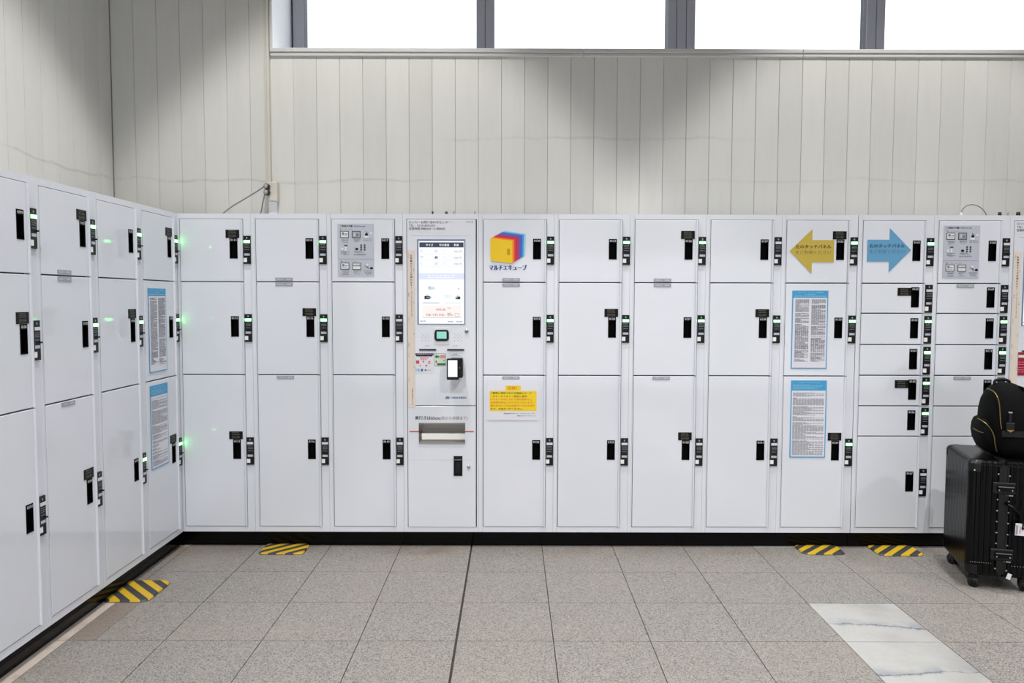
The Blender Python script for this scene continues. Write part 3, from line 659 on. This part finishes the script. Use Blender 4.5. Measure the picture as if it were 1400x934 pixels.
# ---------------------------------------------------------------- signs and posters
BLUEB = mat('sky_blue_print', (66, 160, 210), .5); BLUET = mat('pale_blue_print', (150, 205, 232), .5)
HGREY = mat('grey_vinyl', (190, 193, 206), .5); DGREY = mat('dark_grey_print', (70, 72, 84), .5)
def howto(x0, z1, label):
    w_, h_ = .2005, .289
    t = thing('instruction_sign', label, 'sign', (x0, -.0032, z1-h_), 0, 'grey instruction signs')
    b = MB(); b.box(0, w_, -.001, 0, 0, h_, HGREY); b.quad(0, w_, h_*.325, h_*.33, -.0014, GREYINK); b.put('sign_sheet', t)
    b = MB(); y = -.0018; p = lambda px, pz: (px/525*w_, h_-pz/745*h_)
    def P(x, z): return p(x-110, z-82)
    x, z = P(148, 126); b.text('ご利用の手順', x, z, .0115, INK, y, width=.07, bold=.03); x, z = P(355, 124); b.text('How to use', x, z, .0105, INK, y, width=.06, bold=.02)
    x, z = P(148, 165); b.text('預入', x, z, .006, INK, y, bold=.02); b.text('To use lockers', x+.023, z, .005, GREYINK, y, width=.05)
    x, z = P(152, 622); b.text('取出', x, z, .006, INK, y, bold=.02); b.text('Taking out your luggage', x+.021, z, .005, GREYINK, y, width=.068)
    def scr(px, pz, kind):
        x0_, z1_ = P(px, pz); x1_, z0_ = P(px+128, pz+100)
        b.quad(x0_, x1_, z0_, z1_, y, DGREY); b.quad(x0_+.004, x1_-.004, z0_+.004, z1_-.004, y-.0004, WHITE if kind != 1 else SILVER)
        if kind == 0: b.quad(x0_+.01, x0_+.022, z0_+.018, z1_-.008, y-.0008, GREYINK); b.bars(x0_+.026, x1_-.008, z0_+.022, .005, y-.0008, DGREY, 2); b.bars(x0_+.01, x1_-.01, z0_+.012, .003, y-.0008, SILVER, 3)
        if kind == 1: b.quad(x0_+.01, x0_+.022, z0_+.01, z1_-.008, y-.0008, SILVERINK); b.quad(x0_+.024, x0_+.037, z0_+.01, z1_-.016, y-.0008, GREYINK)
        if kind == 2: b.quad(x0_+.005, x1_-.005, z0_+.02, z1_-.009, y-.0008, GREYINK); b.bars(x0_+.008, x1_-.008, z0_+.027, .004, y-.0012, WHITE, 4)
    scr(148, 184, 0); scr(318, 184, 1); scr(150, 635, 0); scr(322, 637, 2)
    def lugg(px, pz, s_=1):
        x_, z_ = P(px, pz); b.poly([(x_, z_), (x_+.016*s_, z_), (x_+.0165*s_, z_+.008*s_), (x_+.012*s_, z_+.012*s_), (x_+.005*s_, z_+.012*s_), (x_-.0005*s_, z_+.008*s_)], y, BLACK)
    lugg(510, 248); lugg(368, 455); lugg(578, 728)
    x_, z_ = P(515, 190); b.poly([(x_, z_), (x_+.004, z_), (x_+.012, z_-.012), (x_+.006, z_-.012)], y, DGREY)
    for a in (586,): x_, z_ = P(a, 216); b.disc(x_+.004, z_, .0065, y, WHITE, 10); b.disc(x_-.012, z_+.006, .005, y, SILVERINK, 10)
    x_, z_ = P(500, 285); b.quad(x_, x_+.023, z_, z_+.012, y, WHITE)
    x_, z_ = P(195, 382); b.poly([(x_, z_), (x_+.026, z_), (x_+.018, z_-.009), (x_+.01, z_-.009)], y, DGREY); b.disc(x_+.013, z_-.014, .006, y-.0003, WHITE, 10); b.disc(x_-.006, z_-.022, .007, y, WHITE, 10); b.disc(x_+.012, z_-.026, .0065, y, WHITE, 10)
    x_, z_ = P(350, 395); b.disc(x_, z_-.003, .004, y, SILVERINK, 8); b.disc(x_, z_-.012, .004, y, SILVERINK, 8)
    for i in range(2):
        for j in range(3): x_, z_ = P(440+i*50, 400+j*31); b.quad(x_, x_+.0095, z_, z_+.0095, y, DGREY)
    x_, z_ = P(530, 665); b.disc(x_+.004, z_, .007, y, WHITE, 10); b.poly([(x_-.002, z_-.008), (x_+.001, z_-.006), (x_+.013, z_-.019), (x_+.009, z_-.021)], y-.0003, BLACK); b.bars(x_-.012, x_-.006, z_-.004, .003, y, GREYINK, 1); b.bars(x_-.012, x_-.006, z_-.012, .003, y, GREYINK, 1)
    for xa, xb, zz, m_ in ((170, 272, 310, DGREY), (178, 270, 322, GREYINK), (172, 268, 345, GREYINK), (340, 450, 300, GREYINK), (345, 448, 314, DGREY), (355, 420, 335, GREYINK), (480, 612, 298, GREYINK), (480, 612, 318, GREYINK),
                           (152, 292, 478, DGREY), (165, 240, 495, DGREY), (160, 290, 510, GREYINK), (200, 240, 524, GREYINK), (345, 468, 474, DGREY), (365, 500, 490, GREYINK), (340, 530, 515, GREYINK), (345, 530, 524, GREYINK),
                           (175, 280, 755, DGREY), (180, 262, 770, DGREY), (172, 275, 795, GREYINK), (180, 268, 804, GREYINK), (340, 452, 752, DGREY), (340, 400, 768, DGREY), (345, 435, 795, GREYINK), (490, 612, 752, DGREY), (500, 612, 770, GREYINK), (508, 605, 783, GREYINK), (520, 600, 797, GREYINK)):
        x_, z_ = P(xa, zz); x2, _ = P(xb, zz); b.bars(x_, x2, z_, .0022, y, m_, 5, .2)
    b.put('printed_instructions', t)['kind'] = 'stuff'
howto(.8885, 1.8182, 'grey pictogram instruction sign left of the payment machine')
howto(4.2425, 1.8165, 'grey pictogram instruction sign at the upper right, above the suitcase')
def arrow(tip, tail, zc, zt, zb, neck, bz0, bz1, m, txt1, ink1, ink2, tx, tw, label, tz):
    x0 = min(tip, tail)
    t = thing('arrow_sign', label, 'sign', (x0, -.0032, zb), 0)
    b = MB(); pts = [(tip-x0, zc-zb), (neck-x0, zt-zb), (neck-x0, bz1-zb), (tail-x0, bz1-zb), (tail-x0, bz0-zb), (neck-x0, bz0-zb), (neck-x0, 0)]
    if tip < tail: pts = pts[::-1]
    # split in head and shaft so both are convex
    head = [(tip-x0, zc-zb), (neck-x0, 0), (neck-x0, zt-zb)]; shaft = [(neck-x0, bz0-zb), (tail-x0, bz0-zb), (tail-x0, bz1-zb), (neck-x0, bz1-zb)]
    b.poly(head, -.001, m, 0); b.poly(shaft, -.001, m, 0); b.put('arrow_shape', t)
    b = MB(); b.text(txt1, tx-x0, tz+.012-zb, .0225, ink1, -.0014, width=tw, bold=.025); b.text('をご利用ください', tx-x0, tz-.019-zb, .0225, ink2, -.0014, width=tw); b.put('arrow_lettering', t)
arrow(3.3925, 3.6375, 1.6755, 1.7945, 1.5495, 3.516, 1.6125, 1.7345, mat('mustard_vinyl', (196, 172, 70), .5), '左のタッチパネル', mat('olive_black', (50, 46, 30), .5), mat('olive_grey', (124, 110, 60), .5), 3.424, .197, 'mustard yellow arrow sign pointing left with black Japanese lettering', 1.678)
arrow(4.0635, 3.8215, 1.6815, 1.8015, 1.558, 3.944, 1.617, 1.7375, mat('steel_blue_vinyl', (98, 160, 200), .5), '右のタッチパネル', mat('blue_black', (36, 52, 72), .5), mat('blue_grey', (74, 116, 150), .5), 3.8335, .195, 'blue arrow sign pointing right with dark Japanese lettering', 1.683)
# logo
def logo():
    t = thing('logo_sign', 'stack of coloured squares, yellow foremost, above blue Japanese name', 'sign', (1.7, -.0032, 1.54), 0)
    cols = [(150, 208, 236), (70, 150, 214), (44, 104, 190), (110, 80, 180), (176, 52, 120), (200, 34, 52), (226, 62, 50), (244, 140, 30), (238, 198, 24)]
    b = MB(); n = len(cols); S = 9.343
    def pt(px, py): # zoom pixel -> world x,z (door plane)
        X = 640+px/S; Z = 280+py/S
        return ((X-669.5)/47.5*.1929+1.7304-1.7, 1.78-(Z-316)/44*.1769-1.54)
    for i, c in enumerate(cols):
        f = i/(n-1); m = mat('logo_colour', c, .5)
        tl = (455-172*f, 330+96*f); tr = (735-172*f, 370+90*f); br = (725-160*f, 655+95*f); bl = (455-168*f, 640+78*f)
        b.poly([pt(*bl), pt(*br), pt(*tr), pt(*tl)], -.0004-i*.00035, m)
    b.poly([pt(498, 640), pt(535, 645), pt(535, 565), pt(498, 560)], -.0004-n*.00035, mat('logo_ochre', (196, 146, 22), .5)); b.put('logo_squares', t)
    b = MB(); b.text('マルチエキューブ', .0285, .0265, .0325, NAVY, -.0008, width=.207, bold=.045); b.put('logo_lettering', t)
logo()
def terms(t, y=-.0018, style=0, w_=.2, h_=.435):
    b = MB(); b.box(0, w_, -.001, 0, 0, h_, BLUEB); hh = .04 if style == 0 else .057
    b.quad(.0055, w_-.0055, .0055, h_-hh, -.0014, PAPER); b.put('poster_sheet', t)
    b = MB()
    if style == 0:
        b.text('マルチエキューブ(ロッカー) 利用約款', w_/2, h_-.013, .0085, BLUET, y, width=.14, align='C', bold=.02); b.bars(.07, .13, h_-.021, .003, y, BLUET, 4); b.bars(.012, w_-.01, h_-.031, .0035, y, BLUET, 12)
        for cx0, cx1, seed in ((.018, .095, 1), (.108, .188, 2)):
            z = h_-.05; k = 0
            while z > .04:
                full = random.random() < .8
                if z < .075 and random.random() < .5: full = False
                if random.random() < .06: z -= .005
                b.bars(cx0, cx0+(cx1-cx0)*(1 if full else random.uniform(.3, .8)), z, .0023, y, GREYINK if random.random() < .6 else DGREY, 7, .18); z -= .0042
    else:
        b.text('Locker Terms of Use', w_/2, h_-.014, .0085, BLUET, y, width=.12, align='C', bold=.02)
        for i in range(5): b.bars(.01, .01+(w_-.02)*random.uniform(.5, 1), h_-.024-i*.0058, .0022, y, BLUET, 12)
        z = h_-hh-.012
        while z > .014:
            if random.random() < .13: z -= .006; b.bars(.012, .012+random.uniform(.02, .09), z, .0024, y, DGREY, 4); z -= .004; continue
            b.bars(.012, .012+(w_-.024)*(1 if random.random() < .7 else random.uniform(.3, .8)), z, .0018, y, GREYINK, 11, .15); z -= .0039
    o = b.put('printed_terms', t); o['kind'] = 'stuff'
GT = 'blue-bordered terms sheets'
terms(thing('terms_poster', 'blue-bordered two-column Japanese sheet under the yellow arrow', 'poster', (3.4125, -.0032, 1.0205), 0, GT))
terms(thing('terms_poster', 'blue-bordered sheet of English lines below the one under the yellow arrow', 'poster', (3.4165, -.0032, .519), 0, GT), style=1)
terms(thing('terms_poster', 'blue-bordered two-column sheet on the left row, upper of two', 'poster', (.0032, -.3655, 1.0205), HP, GT))
terms(thing('terms_poster', 'blue-bordered single-column sheet on the left row, lower of two', 'poster', (.0032, -.368, .519), HP, GT), style=1)
def notice():
    t = thing('notice_poster', 'yellow and white Japanese warning notice taped below the logo', 'poster', (1.712, -.0032, .727), 0)
    film = mat('laminate_film', (226, 226, 234), .1); b = MB(); b.box(.004, .296, -.001, 0, 0, .227, film); b.put('poster_sheet', t)
    yel = mat('warning_yellow', (240, 208, 30), .5); org = mat('orange_ink', (232, 124, 40), .5); rd = mat('olive_ink', (70, 62, 24), .5)
    S = 1293/90
    P = lambda px, pz: ((px/S)/72*.2957+(660-665)/72*.2957, (574-515-pz/S)/57*.2342)
    b = MB(); y = -.0016
    x0, z1 = P(137, 275); x1, z0 = P(1058, 668); b.quad(x0, x1, z0, z1, -.0013, yel); a0, c1 = P(450, 168); a1, c0 = P(745, 268); b.quad(a0, a1, c0, c1, -.0013, yel)
    x, z = P(490, 240); b.text('注意！', x, z, .0195, org, y, width=.052, bold=.03)
    rows = [('ご精算に使用された交通系ICカード', 335, 960, rd, 155), ('・スマートフォン・取出し券を', 397, 870, rd, 155), ('ロッカーの中に入れて扉を閉めると、', 457, 985, org, 155), ('お荷物の取出しができなくなります。', 520, 1000, org, 155), ('鍵の取出しにはお時間をいただきます', 582, 1020, org, 155), ('ので、お気をつけください。', 645, 790, rd, 155)]
    for s_, pz, xe, m, xs in rows:
        x, z = P(xs, pz); xe_, _ = P(xe, pz); b.text(s_, x, z+.001, .0125, m, y, width=xe_-x, bold=.02)
    x, z = P(415, 727); xe_, _ = P(1025, 727); b.text('(株)JR東日本スマートロジスティクス', x, z, .0075, INK, y, width=xe_-x, bold=.01)
    x, z = P(675, 772); xe_, _ = P(1035, 772); b.text('東京ロッカーオフィス', x, z, .0075, INK, y, width=xe_-x, bold=.01)
    b.put('printed_warning', t)
notice()

# ---------------------------------------------------------------- striped mats
MATB = mat('black_rubber', (52, 52, 56), .5); MATY = mat('yellow_tape', (190, 156, 27), .45)
def floor_mat(loc, rz, wx, dy, cf, label, phase, flip=False):
    """rubber mat w wide, running dy out from the lockers; corners rounded"""
    t = thing('floor_mat', label, 'mat', loc, rz, 'yellow and black striped mats')
    h = .009; r = cf
    pts = []
    for cx, cy, a in ((r, r, 180), (wx-r, r, 270), (wx-.02, dy-.02, 0), (.02, dy-.02, 90)):
        rr_ = r if a in (180, 270) else .02
        for k in range(5): an = math.radians(a+90*k/4); pts.append((cx+rr_*math.cos(an), cy+rr_*math.sin(an)))
    cx, cy = wx/2, dy/2; b = MB(); n = len(pts); q = .94
    vs = [(x, y, 0) for x, y in pts]+[(cx+(x-cx)*q, cy+(y-cy)*q, h) for x, y in pts]
    b.add(vs, [(i, (i+1) % n, n+(i+1) % n, n+i) for i in range(n)]+[tuple(range(n, 2*n)), tuple(reversed(range(n)))], MATB); b.put('mat_base', t)
    # yellow bands: clip diagonal strips to the outline
    top = [Vector((cx+(x-cx)*.985, cy+(y-cy)*.985)) for x, y in pts]
    def clip(poly, nrm, d):
        out = []
        for i in range(len(poly)):
            a, b_ = poly[i], poly[(i+1) % len(poly)]; da, db = a.dot(nrm)-d, b_.dot(nrm)-d
            if da >= 0: out.append(a)
            if (da >= 0) != (db >= 0): out.append(a+(b_-a)*(da/(da-db)))
        return out
    nv = Vector((1, -1)).normalized() if not flip else Vector((1, 1)).normalized()
    per, wid = .068, .034
    for k in range(-8, 9):
        d0 = k*per+phase; pl = clip(top, nv, d0); pl = clip(pl, -nv, -(d0+wid)) if len(pl) > 2 else []
        if len(pl) < 3: continue
        area = abs(sum(pl[i].x*pl[(i+1) % len(pl)].y-pl[(i+1) % len(pl)].x*pl[i].y for i in range(len(pl))))/2
        if area < 2e-4: continue
        s = MB(); m_ = len(pl)
        s.add([(p.x, p.y, .003) for p in pl]+[(cx+(p.x-cx)*.96, cy+(p.y-cy)*.96, h+.0006) for p in pl],
              [tuple(range(m_, 2*m_))]+[(i, (i+1) % m_, m_+(i+1) % m_, m_+i) for i in range(m_)], MATY); s.put('yellow_band', t)
floor_mat((.46, -.139, 0), 0, .252, .171, .03, 'striped mat in front of the second back-row locker, left of the machine', .005)
floor_mat((3.462, -.123, 0), 0, .245, .155, .045, 'striped mat below the yellow arrow locker, left of two on the right', .012)
floor_mat((3.876, -.143, 0), 0, .255, .175, .045, 'striped mat below the seven-door locker, nearest to the suitcase', .012)
floor_mat((.176, -.803, 0), HP, .268, .21, .045, 'striped mat at the foot of the left row of lockers', .01)

# ---------------------------------------------------------------- outlet, cords, conduit
CORD = mat('grey_cord', (112, 112, 112), .5); PLUG = mat('black_plug', (40, 40, 40), .4); PLUG2 = mat('grey_plug_face', (150, 150, 150), .5)
t = thing('wall_outlet', 'beige surface outlet box at the foot of the conduit', 'outlet', (.3, WY, 2.015), 0)
b = MB(); b.cbox(.012, .084, -.05, 0, 0, .118, .003, BEIGE); b.put('outlet_box', t)
b = MB(); b.cbox(.02, .074, -.02, 0, -.14, 0, .003, WHITE); b.put('cable_cover', t)
b = MB(); b.box(.302, .3145, WY-.006, WY, 2.13, CEIL, CONDUIT); b.box(.3175, .3335, WY-.014, WY, 2.13, CEIL, CONDUIT); tag(b.put('conduit'), 'pale beige conduit strips running up the wall from the outlet', 'conduit')
def smooth(pts, n=5):
    pts = [Vector(p) for p in pts]; out = []
    for i in range(len(pts)-1):
        p0, p1, p2, p3 = pts[max(i-1, 0)], pts[i], pts[i+1], pts[min(i+2, len(pts)-1)]
        for k in range(n):
            u = k/n; out.append(.5*((2*p1)+(p2-p0)*u+(2*p0-5*p1+4*p2-p3)*u*u+(3*p1-p0-3*p2+p3)*u**3))
    return out+[pts[-1]]
def cord(label, plug, path):
    t = thing('power_cord', label, 'cable', plug, 0, 'power cords above the lockers'); o = Vector(plug)
    b = MB(); b.cyl((0, 0, 0), (0, 1, 0), .018, .03, PLUG, 16); b.cyl((-.003, -.017, 0), (0, 1, 0), .013, .008, PLUG2, 14); b.put('plug', t)
    pts = [Vector(p)-o for p in path]
    # smooth through the points
    out = []
    for i in range(len(pts)-1):
        p0, p1, p2, p3 = pts[max(i-1, 0)], pts[i], pts[i+1], pts[min(i+2, len(pts)-1)]
        for k in range(6):
            u = k/6; out.append(.5*((2*p1)+(p2-p0)*u+(2*p0-5*p1+4*p2-p3)*u*u+(3*p1-p0-3*p2+p3)*u**3))
    out.append(pts[-1]); b = MB(); b.tube(out, .0042, CORD); b.put('cable', t)
cord('grey cord slanting down left from the upper plug of the outlet', (.3265, .552, 2.1), [(.315, .54, 2.1), (.27, .51, 2.06), (.215, .43, 2.0), (.17, .36, 1.95), (.12, .3, 1.89), (.06, .3, 1.8795)])
cord('grey cord dropping from the lower plug of the outlet behind the lockers', (.3265, .552, 2.0635), [(.318, .54, 2.055), (.305, .535, 2.0), (.29, .53, 1.93), (.25, .5, 1.8795)])
t = thing('power_cord', 'thin grey cord looping over the locker top at the upper right', 'cable', (4.55, .25, ZT1), 0, 'power cords above the lockers')
b = MB(); pts = []
for k in range(17):
    a = math.pi*k/16; pts.append((-.015+.005-.005*math.cos(a)*0-.062*math.cos(a)+.035*(k/16), .02*math.sin(a), .004+.092*math.sin(a)**.8*(1-.1*k/16)))
b.tube(pts, .003, CORD); b.put('cable', t)
b = MB(); b.cyl((-.068, 0, .022), (0, 0, 1), .016, .044, BEIGE, 10, .006); b.cyl((-.088, .02, .013), (0, 0, 1), .018, .026, BEIGE, 10, .01); b.cyl((.088, 0, .013), (.45, 0, -1), .004, .026, BLACK, 8, .007); b.put('plug', t)

# ---------------------------------------------------------------- suitcase
TH = math.radians(16)
SCO = Vector((4.07, -.6, 0)); SU = Vector((math.cos(TH), -math.sin(TH), 0)); SV = Vector((math.sin(TH), math.cos(TH), 0))
SH = mat('black_shell', (6, 6, 7), .24, spec=.17); FR = mat('black_frame', (15, 15, 16), .35, spec=.3); RIV = mat('steel_rivet', (170, 170, 170), .35, .6); TYRE = mat('grey_black_tyre', (26, 26, 28), .5)
def suitcase():
    w_, l_, z0, z1 = .30, .44, .065, .635
    t = thing('suitcase', 'large black ribbed hard-shell suitcase standing before the right lockers', 'suitcase', SCO+SU*w_/2+SV*l_/2, -TH)
    def half(sgn):
        pts = []; r = .03; a1 = w_/2; a0 = .011
        def rib(s): return .0025*(1 if (s/.0125) % 2 < 1.2 else -0.4)
        s = a0
        n = 44
        # front face a0 -> a1-r, corner, broad face, corner, back face
        step_ = .0045; x = a0
        while x < a1-r: pts.append((x, -l_/2-rib(x)+.0025)); x += step_
        for k in range(6): an = math.radians(-90+90*k/5); pts.append((a1-r+r*math.cos(an), -l_/2+r+r*math.sin(an)))
        y = -l_/2+r+step_
        while y < l_/2-r: pts.append((a1+rib(y+.5)*.3-.0008, y)); y += step_
        for k in range(6): an = math.radians(90*k/5); pts.append((a1-r+r*math.cos(an), l_/2-r+r*math.sin(an)))
        x = a1-r-step_
        while x > a0: pts.append((x, l_/2)); x -= step_
        pts = [(sgn*x, y) for x, y in pts]
        if sgn < 0: pts = pts[::-1]
        b = MB(); rings = []
        zr = .026
        for k in range(7):
            an = math.radians(90-90*k/6); rings.append((z0+zr-zr*math.sin(an), zr*(1-math.cos(an))))
        for k in range(7):
            an = math.radians(90*k/6); rings.append((z1-zr+zr*math.sin(an), zr*(1-math.cos(an))))
        n = len(pts); vs = []; cx = sgn*.011
        for z, ins in rings:
            fx = (w_/2-.011-ins)/(w_/2-.011); fy = (l_/2-ins)/(l_/2)
            vs += [(cx+(x-cx)*fx, y*fy, z) for x, y in pts]
        fs = [(i*n+k, i*n+(k+1) % n, (i+1)*n+(k+1) % n, (i+1)*n+k) for i in range(len(rings)-1) for k in range(n)]
        fs += [tuple(reversed(range(n))), tuple(range((len(rings)-1)*n, len(rings)*n))]
        b.add(vs, fs, SH); return b.put('shell', t)
    half(1); half(-1)
    b = MB()  # frame around the seam
    q = .002; b.box(-.013, .013, -l_/2-q, -l_/2+.02, z0+.02, z1-.02, FR); b.box(-.013, .013, l_/2-.02, l_/2+q, z0+.02, z1-.02, FR); b.box(-.013, .013, -l_/2+.02, l_/2-.02, z1-.02, z1+q, FR); b.box(-.013, .013, -l_/2+.02, l_/2-.02, z0-q, z0+.02, FR)
    for s in (-1, 1):
        b.box(s*.017-.0035, s*.017+.0035, -l_/2-.004, -l_/2+.02, z0+.03, z1-.03, FR)
    b.put('seam_frame', t)
    for zc in (.508, .185):
        b = MB(); b.cbox(-.05, .048, -l_/2-.014, -l_/2, zc-.03, zc+.026, .004, FR); b.cbox(-.033, .04, -l_/2-.024, -l_/2-.014, zc-.014, zc+.014, .003, SH)
        b.box(-.03, .037, -l_/2-.0255, -l_/2-.024, zc+.006, zc+.009, RIV if 0 else GREYINK)
        for x in (-.026, .03): b.cyl((x, -l_/2-.025, zc-.009), (0, 1, 0), .003, .003, RIV, 8)
        b.box(.012, .04, -l_/2-.003, -l_/2, zc-.04, zc-.034, RIV); b.put('latch', t)
    me = None
    for s, off in ((-.026, 0), (.022, .006)):
        for z in (.112, .235, .288, .342, .395, .449, .572):
            if me is None: q = MB(); q.cyl((0, -.0015, 0), (0, 1, 0), .0036, .004, RIV, 8); me = q.mesh('rivet')
            part('rivet', me, t, (s, -l_/2-.0045, z-off))
    for k in range(10): part('rivet', me, t, (-.045-.0095*k, -l_/2-.002, .135)).scale = (.5, 1, .35)
    for k in range(6): part('rivet', me, t, (.045+.012*k, -l_/2-.002, .13)).scale = (.5, 1, .35)
    part('rivet', me, t, (-w_/2+.022, -l_/2-.002, .585))
    for sx in (-1, 1):
        for sy in (-1, 1):
            for zz, sg in ((z1, 1), (z0, -1)):
                b = MB(); r = .03; ex = .0009; zr = .026; pts = []
                pts.append((w_/2-.05, l_/2+ex))
                for k in range(7): an = math.radians(90-90*k/6); pts.append((w_/2-r+(r+ex)*math.cos(an), l_/2-r+(r+ex)*math.sin(an)))
                pts.append((w_/2+ex, l_/2-.05))
                prof = [(0, -.03)]+[(zr*(1-math.cos(math.radians(a_))), (zr+ex)*math.sin(math.radians(a_))) for a_ in (0, 20, 40, 60, 78)]
                vs = []; n = len(pts)
                for ins, dz in prof:
                    for x, y in pts: vs.append(((.011+(x-.011)*(w_/2-.011-ins)/(w_/2-.011))*sx, y*(l_/2-ins)/(l_/2)*sy, zz-sg*zr+sg*dz))
                fs = [(i*n+k, i*n+k+1, (i+1)*n+k+1, (i+1)*n+k) for i in range(len(prof)-1) for k in range(n-1)]
                b.add(vs, fs, FR); b.put('corner_guard', t)
    # side carry handle and strap
    b = MB(); b.tube([(.012, -l_/2-.004, .432), (.016, -l_/2-.026, .43), (.04, -l_/2-.03, .415), (.065, -l_/2-.03, .39), (.075, -l_/2-.03, .36), (.076, -l_/2-.03, .32)], .008, SH); b.put('carry_handle', t)
    # airline tag
    b = MB(); TG = mat('tag_grey', (150, 152, 158), .5); b.box(0, .1, -.001, .001, 0, .058, PAPER); b.quad(.002, .011, .004, .05, -.0015, TG); b.quad(.042, .1, .006, .052, -.0015, TG); b.quad(.018, .022, .01, .045, -.0015, STK['pink'])
    for k in range(5): b.quad(.0445+k*.009, .047+k*.009, .008, .05, -.0018, GREYINK)
    b.put('luggage_tag', t, (.043, -l_/2-.034, .29), (0, math.radians(2), math.radians(4)))
    b = MB(); b.box(0, .018, -.002, 0, -.028, 0, PAPER); b.put('luggage_tag', t, (.03, -l_/2-.004, .095), (0, math.radians(18), 0))
    for sx, sy, ro in ((-1, 1, 20), (-1, -1, 70), (1, -1, 80), (1, 1, 10)):
        b = MB(); b.cyl((0, 0, .05), (0, 0, 1), .02, .034, FR, 14); b.box(-.012, .012, -.022, .014, .022, .052, FR); wo = b.put('caster', t, (sx*(w_/2-.042), sy*(l_/2-.05), 0), (0, 0, math.radians(ro)))
        for s in (-1, 1):
            b = MB(); b.cyl((s*.0155, -.008, .0255), (1, 0, 0), .0255, .013, TYRE, 20); b.cyl((s*.0225, -.008, .0255), (1, 0, 0), .014, .002, FR, 14); b.put('wheel', wo)
suitcase()

# ---------------------------------------------------------------- backpack
NYL = mat('black_nylon', (8, 8, 10), .8, spec=.15); noise_tint(NYL, 40, .5, bump=.25); LEA = mat('black_leather', (15, 14, 15), .45, spec=.3); GOLD = mat('brass_zip', (150, 128, 74), .35, .9)
def backpack():
    c = SCO+SU*.232+SV*.2
    t = thing('backpack', 'black nylon backpack with gold zips resting on the suitcase', 'backpack', (c.x, c.y, .6385), -TH)
    def loft(levels, m, name, n=28, pw=2.6):
        b = MB(); vs = []
        for z, a0, a1, hb in levels:
            ca, ra = (a0+a1)/2, (a1-a0)/2
            for k in range(n):
                an = 2*math.pi*k/n; cs, sn = math.cos(an), math.sin(an)
                r1 = abs(cs)**(2/pw)*(1 if cs > 0 else -1); r2 = abs(sn)**(2/pw)*(1 if sn > 0 else -1)
                vs.append((ca+ra*r1, hb*r2, z))
        L = len(levels)
        fs = [(i*n+k, i*n+(k+1) % n, (i+1)*n+(k+1) % n, (i+1)*n+k) for i in range(L-1) for k in range(n)]+[tuple(reversed(range(n))), tuple(range((L-1)*n, L*n))]
        b.add(vs, fs, m, True); o = b.put(name, t); return o
    # (z, front a, back a, half width)
    loft([(0, -.075, .08, .09), (.012, -.1, .095, .115), (.05, -.125, .105, .13), (.11, -.138, .108, .135), (.17, -.141, .106, .135), (.22, -.139, .1, .13), (.27, -.13, .082, .118), (.31, -.113, .06, .1), (.335, -.094, .034, .08), (.35, -.07, .012, .06), (.356, -.05, -.005, .035)], NYL, 'bag_body')
    loft([(.01, -.115, -.06, .07), (.03, -.142, -.07, .09), (.07, -.16, -.08, .105), (.11, -.166, -.09, .108), (.145, -.163, -.1, .102), (.168, -.155, -.11, .09), (.178, -.142, -.12, .07)], NYL, 'front_pocket')
    def zipl(pts, name='zip', r=.0022): q = MB(); q.tube(smooth(pts), r, GOLD, 6); return q.put(name, t)
    zipl([(-.117, -.02, .325), (-.115, -.05, .326), (-.104, -.085, .316), (-.096, -.107, .295), (-.09, -.12, .262), (-.088, -.128, .215), (-.085, -.132, .17), (-.08, -.134, .14)])
    zipl([(-.16, -.04, .176), (-.152, -.078, .172), (-.134, -.103, .155), (-.117, -.111, .13), (-.106, -.116, .1), (-.1, -.114, .06), (-.09, -.11, .025)])
    zipl([(-.1675, .0, .12), (-.1665, -.05, .119), (-.161, -.082, .116), (-.149, -.1, .114)], r=.002)
    q = MB(); q.box(-.08, .015, -.14, -.13, .105, .135, LEA); q.put('leather_band', t)
    q = MB(); q.box(-.054, -.042, -.143, -.135, .17, .225, LEA); q.box(-.056, -.04, -.145, -.135, .222, .228, RIV); q.put('tag_strap', t)
    q = MB(); q.cbox(-.066, -.028, -.149, -.141, .13, .175, .003, LEA); q.add([(-.062, -.1496, .141), (-.032, -.1496, .141), (-.037, -.1496, .136), (-.047, -.1496, .129), (-.057, -.1496, .136)], [(0, 4, 3, 2, 1)], GOLD); q.put('name_tag', t)
    q = MB(); q.tube(smooth([(-.08, 0, .34), (-.078, 0, .362), (-.058, 0, .371), (-.03, 0, .37), (-.016, 0, .362), (-.012, 0, .345)]), .0072, LEA, 8); q.put('top_handle', t)
    for s in (-1, 1):
        q = MB(); pts = [(.01, s*.045, .342), (.06, s*.055, .322), (.1, s*.065, .28), (.122, s*.07, .22), (.128, s*.075, .15), (.122, s*.085, .07), (.1, s*.09, .02)]
        for a, c_ in zip(pts, pts[1:]):
            d = Vector(c_)-Vector(a); nrm = d.cross(Vector((0, 1, 0))).normalized()*.006; hw = Vector((0, .028, 0))
            vs = [Vector(p)+o1+o2 for p in (a, c_) for o1, o2 in ((-hw, -nrm), (hw, -nrm), (hw, nrm), (-hw, nrm))]
            q.add(vs, [(0, 1, 2, 3), (7, 6, 5, 4), (0, 4, 5, 1), (1, 5, 6, 2), (2, 6, 7, 3), (3, 7, 4, 0)], NYL)
        q.put('shoulder_strap', t)
backpack()
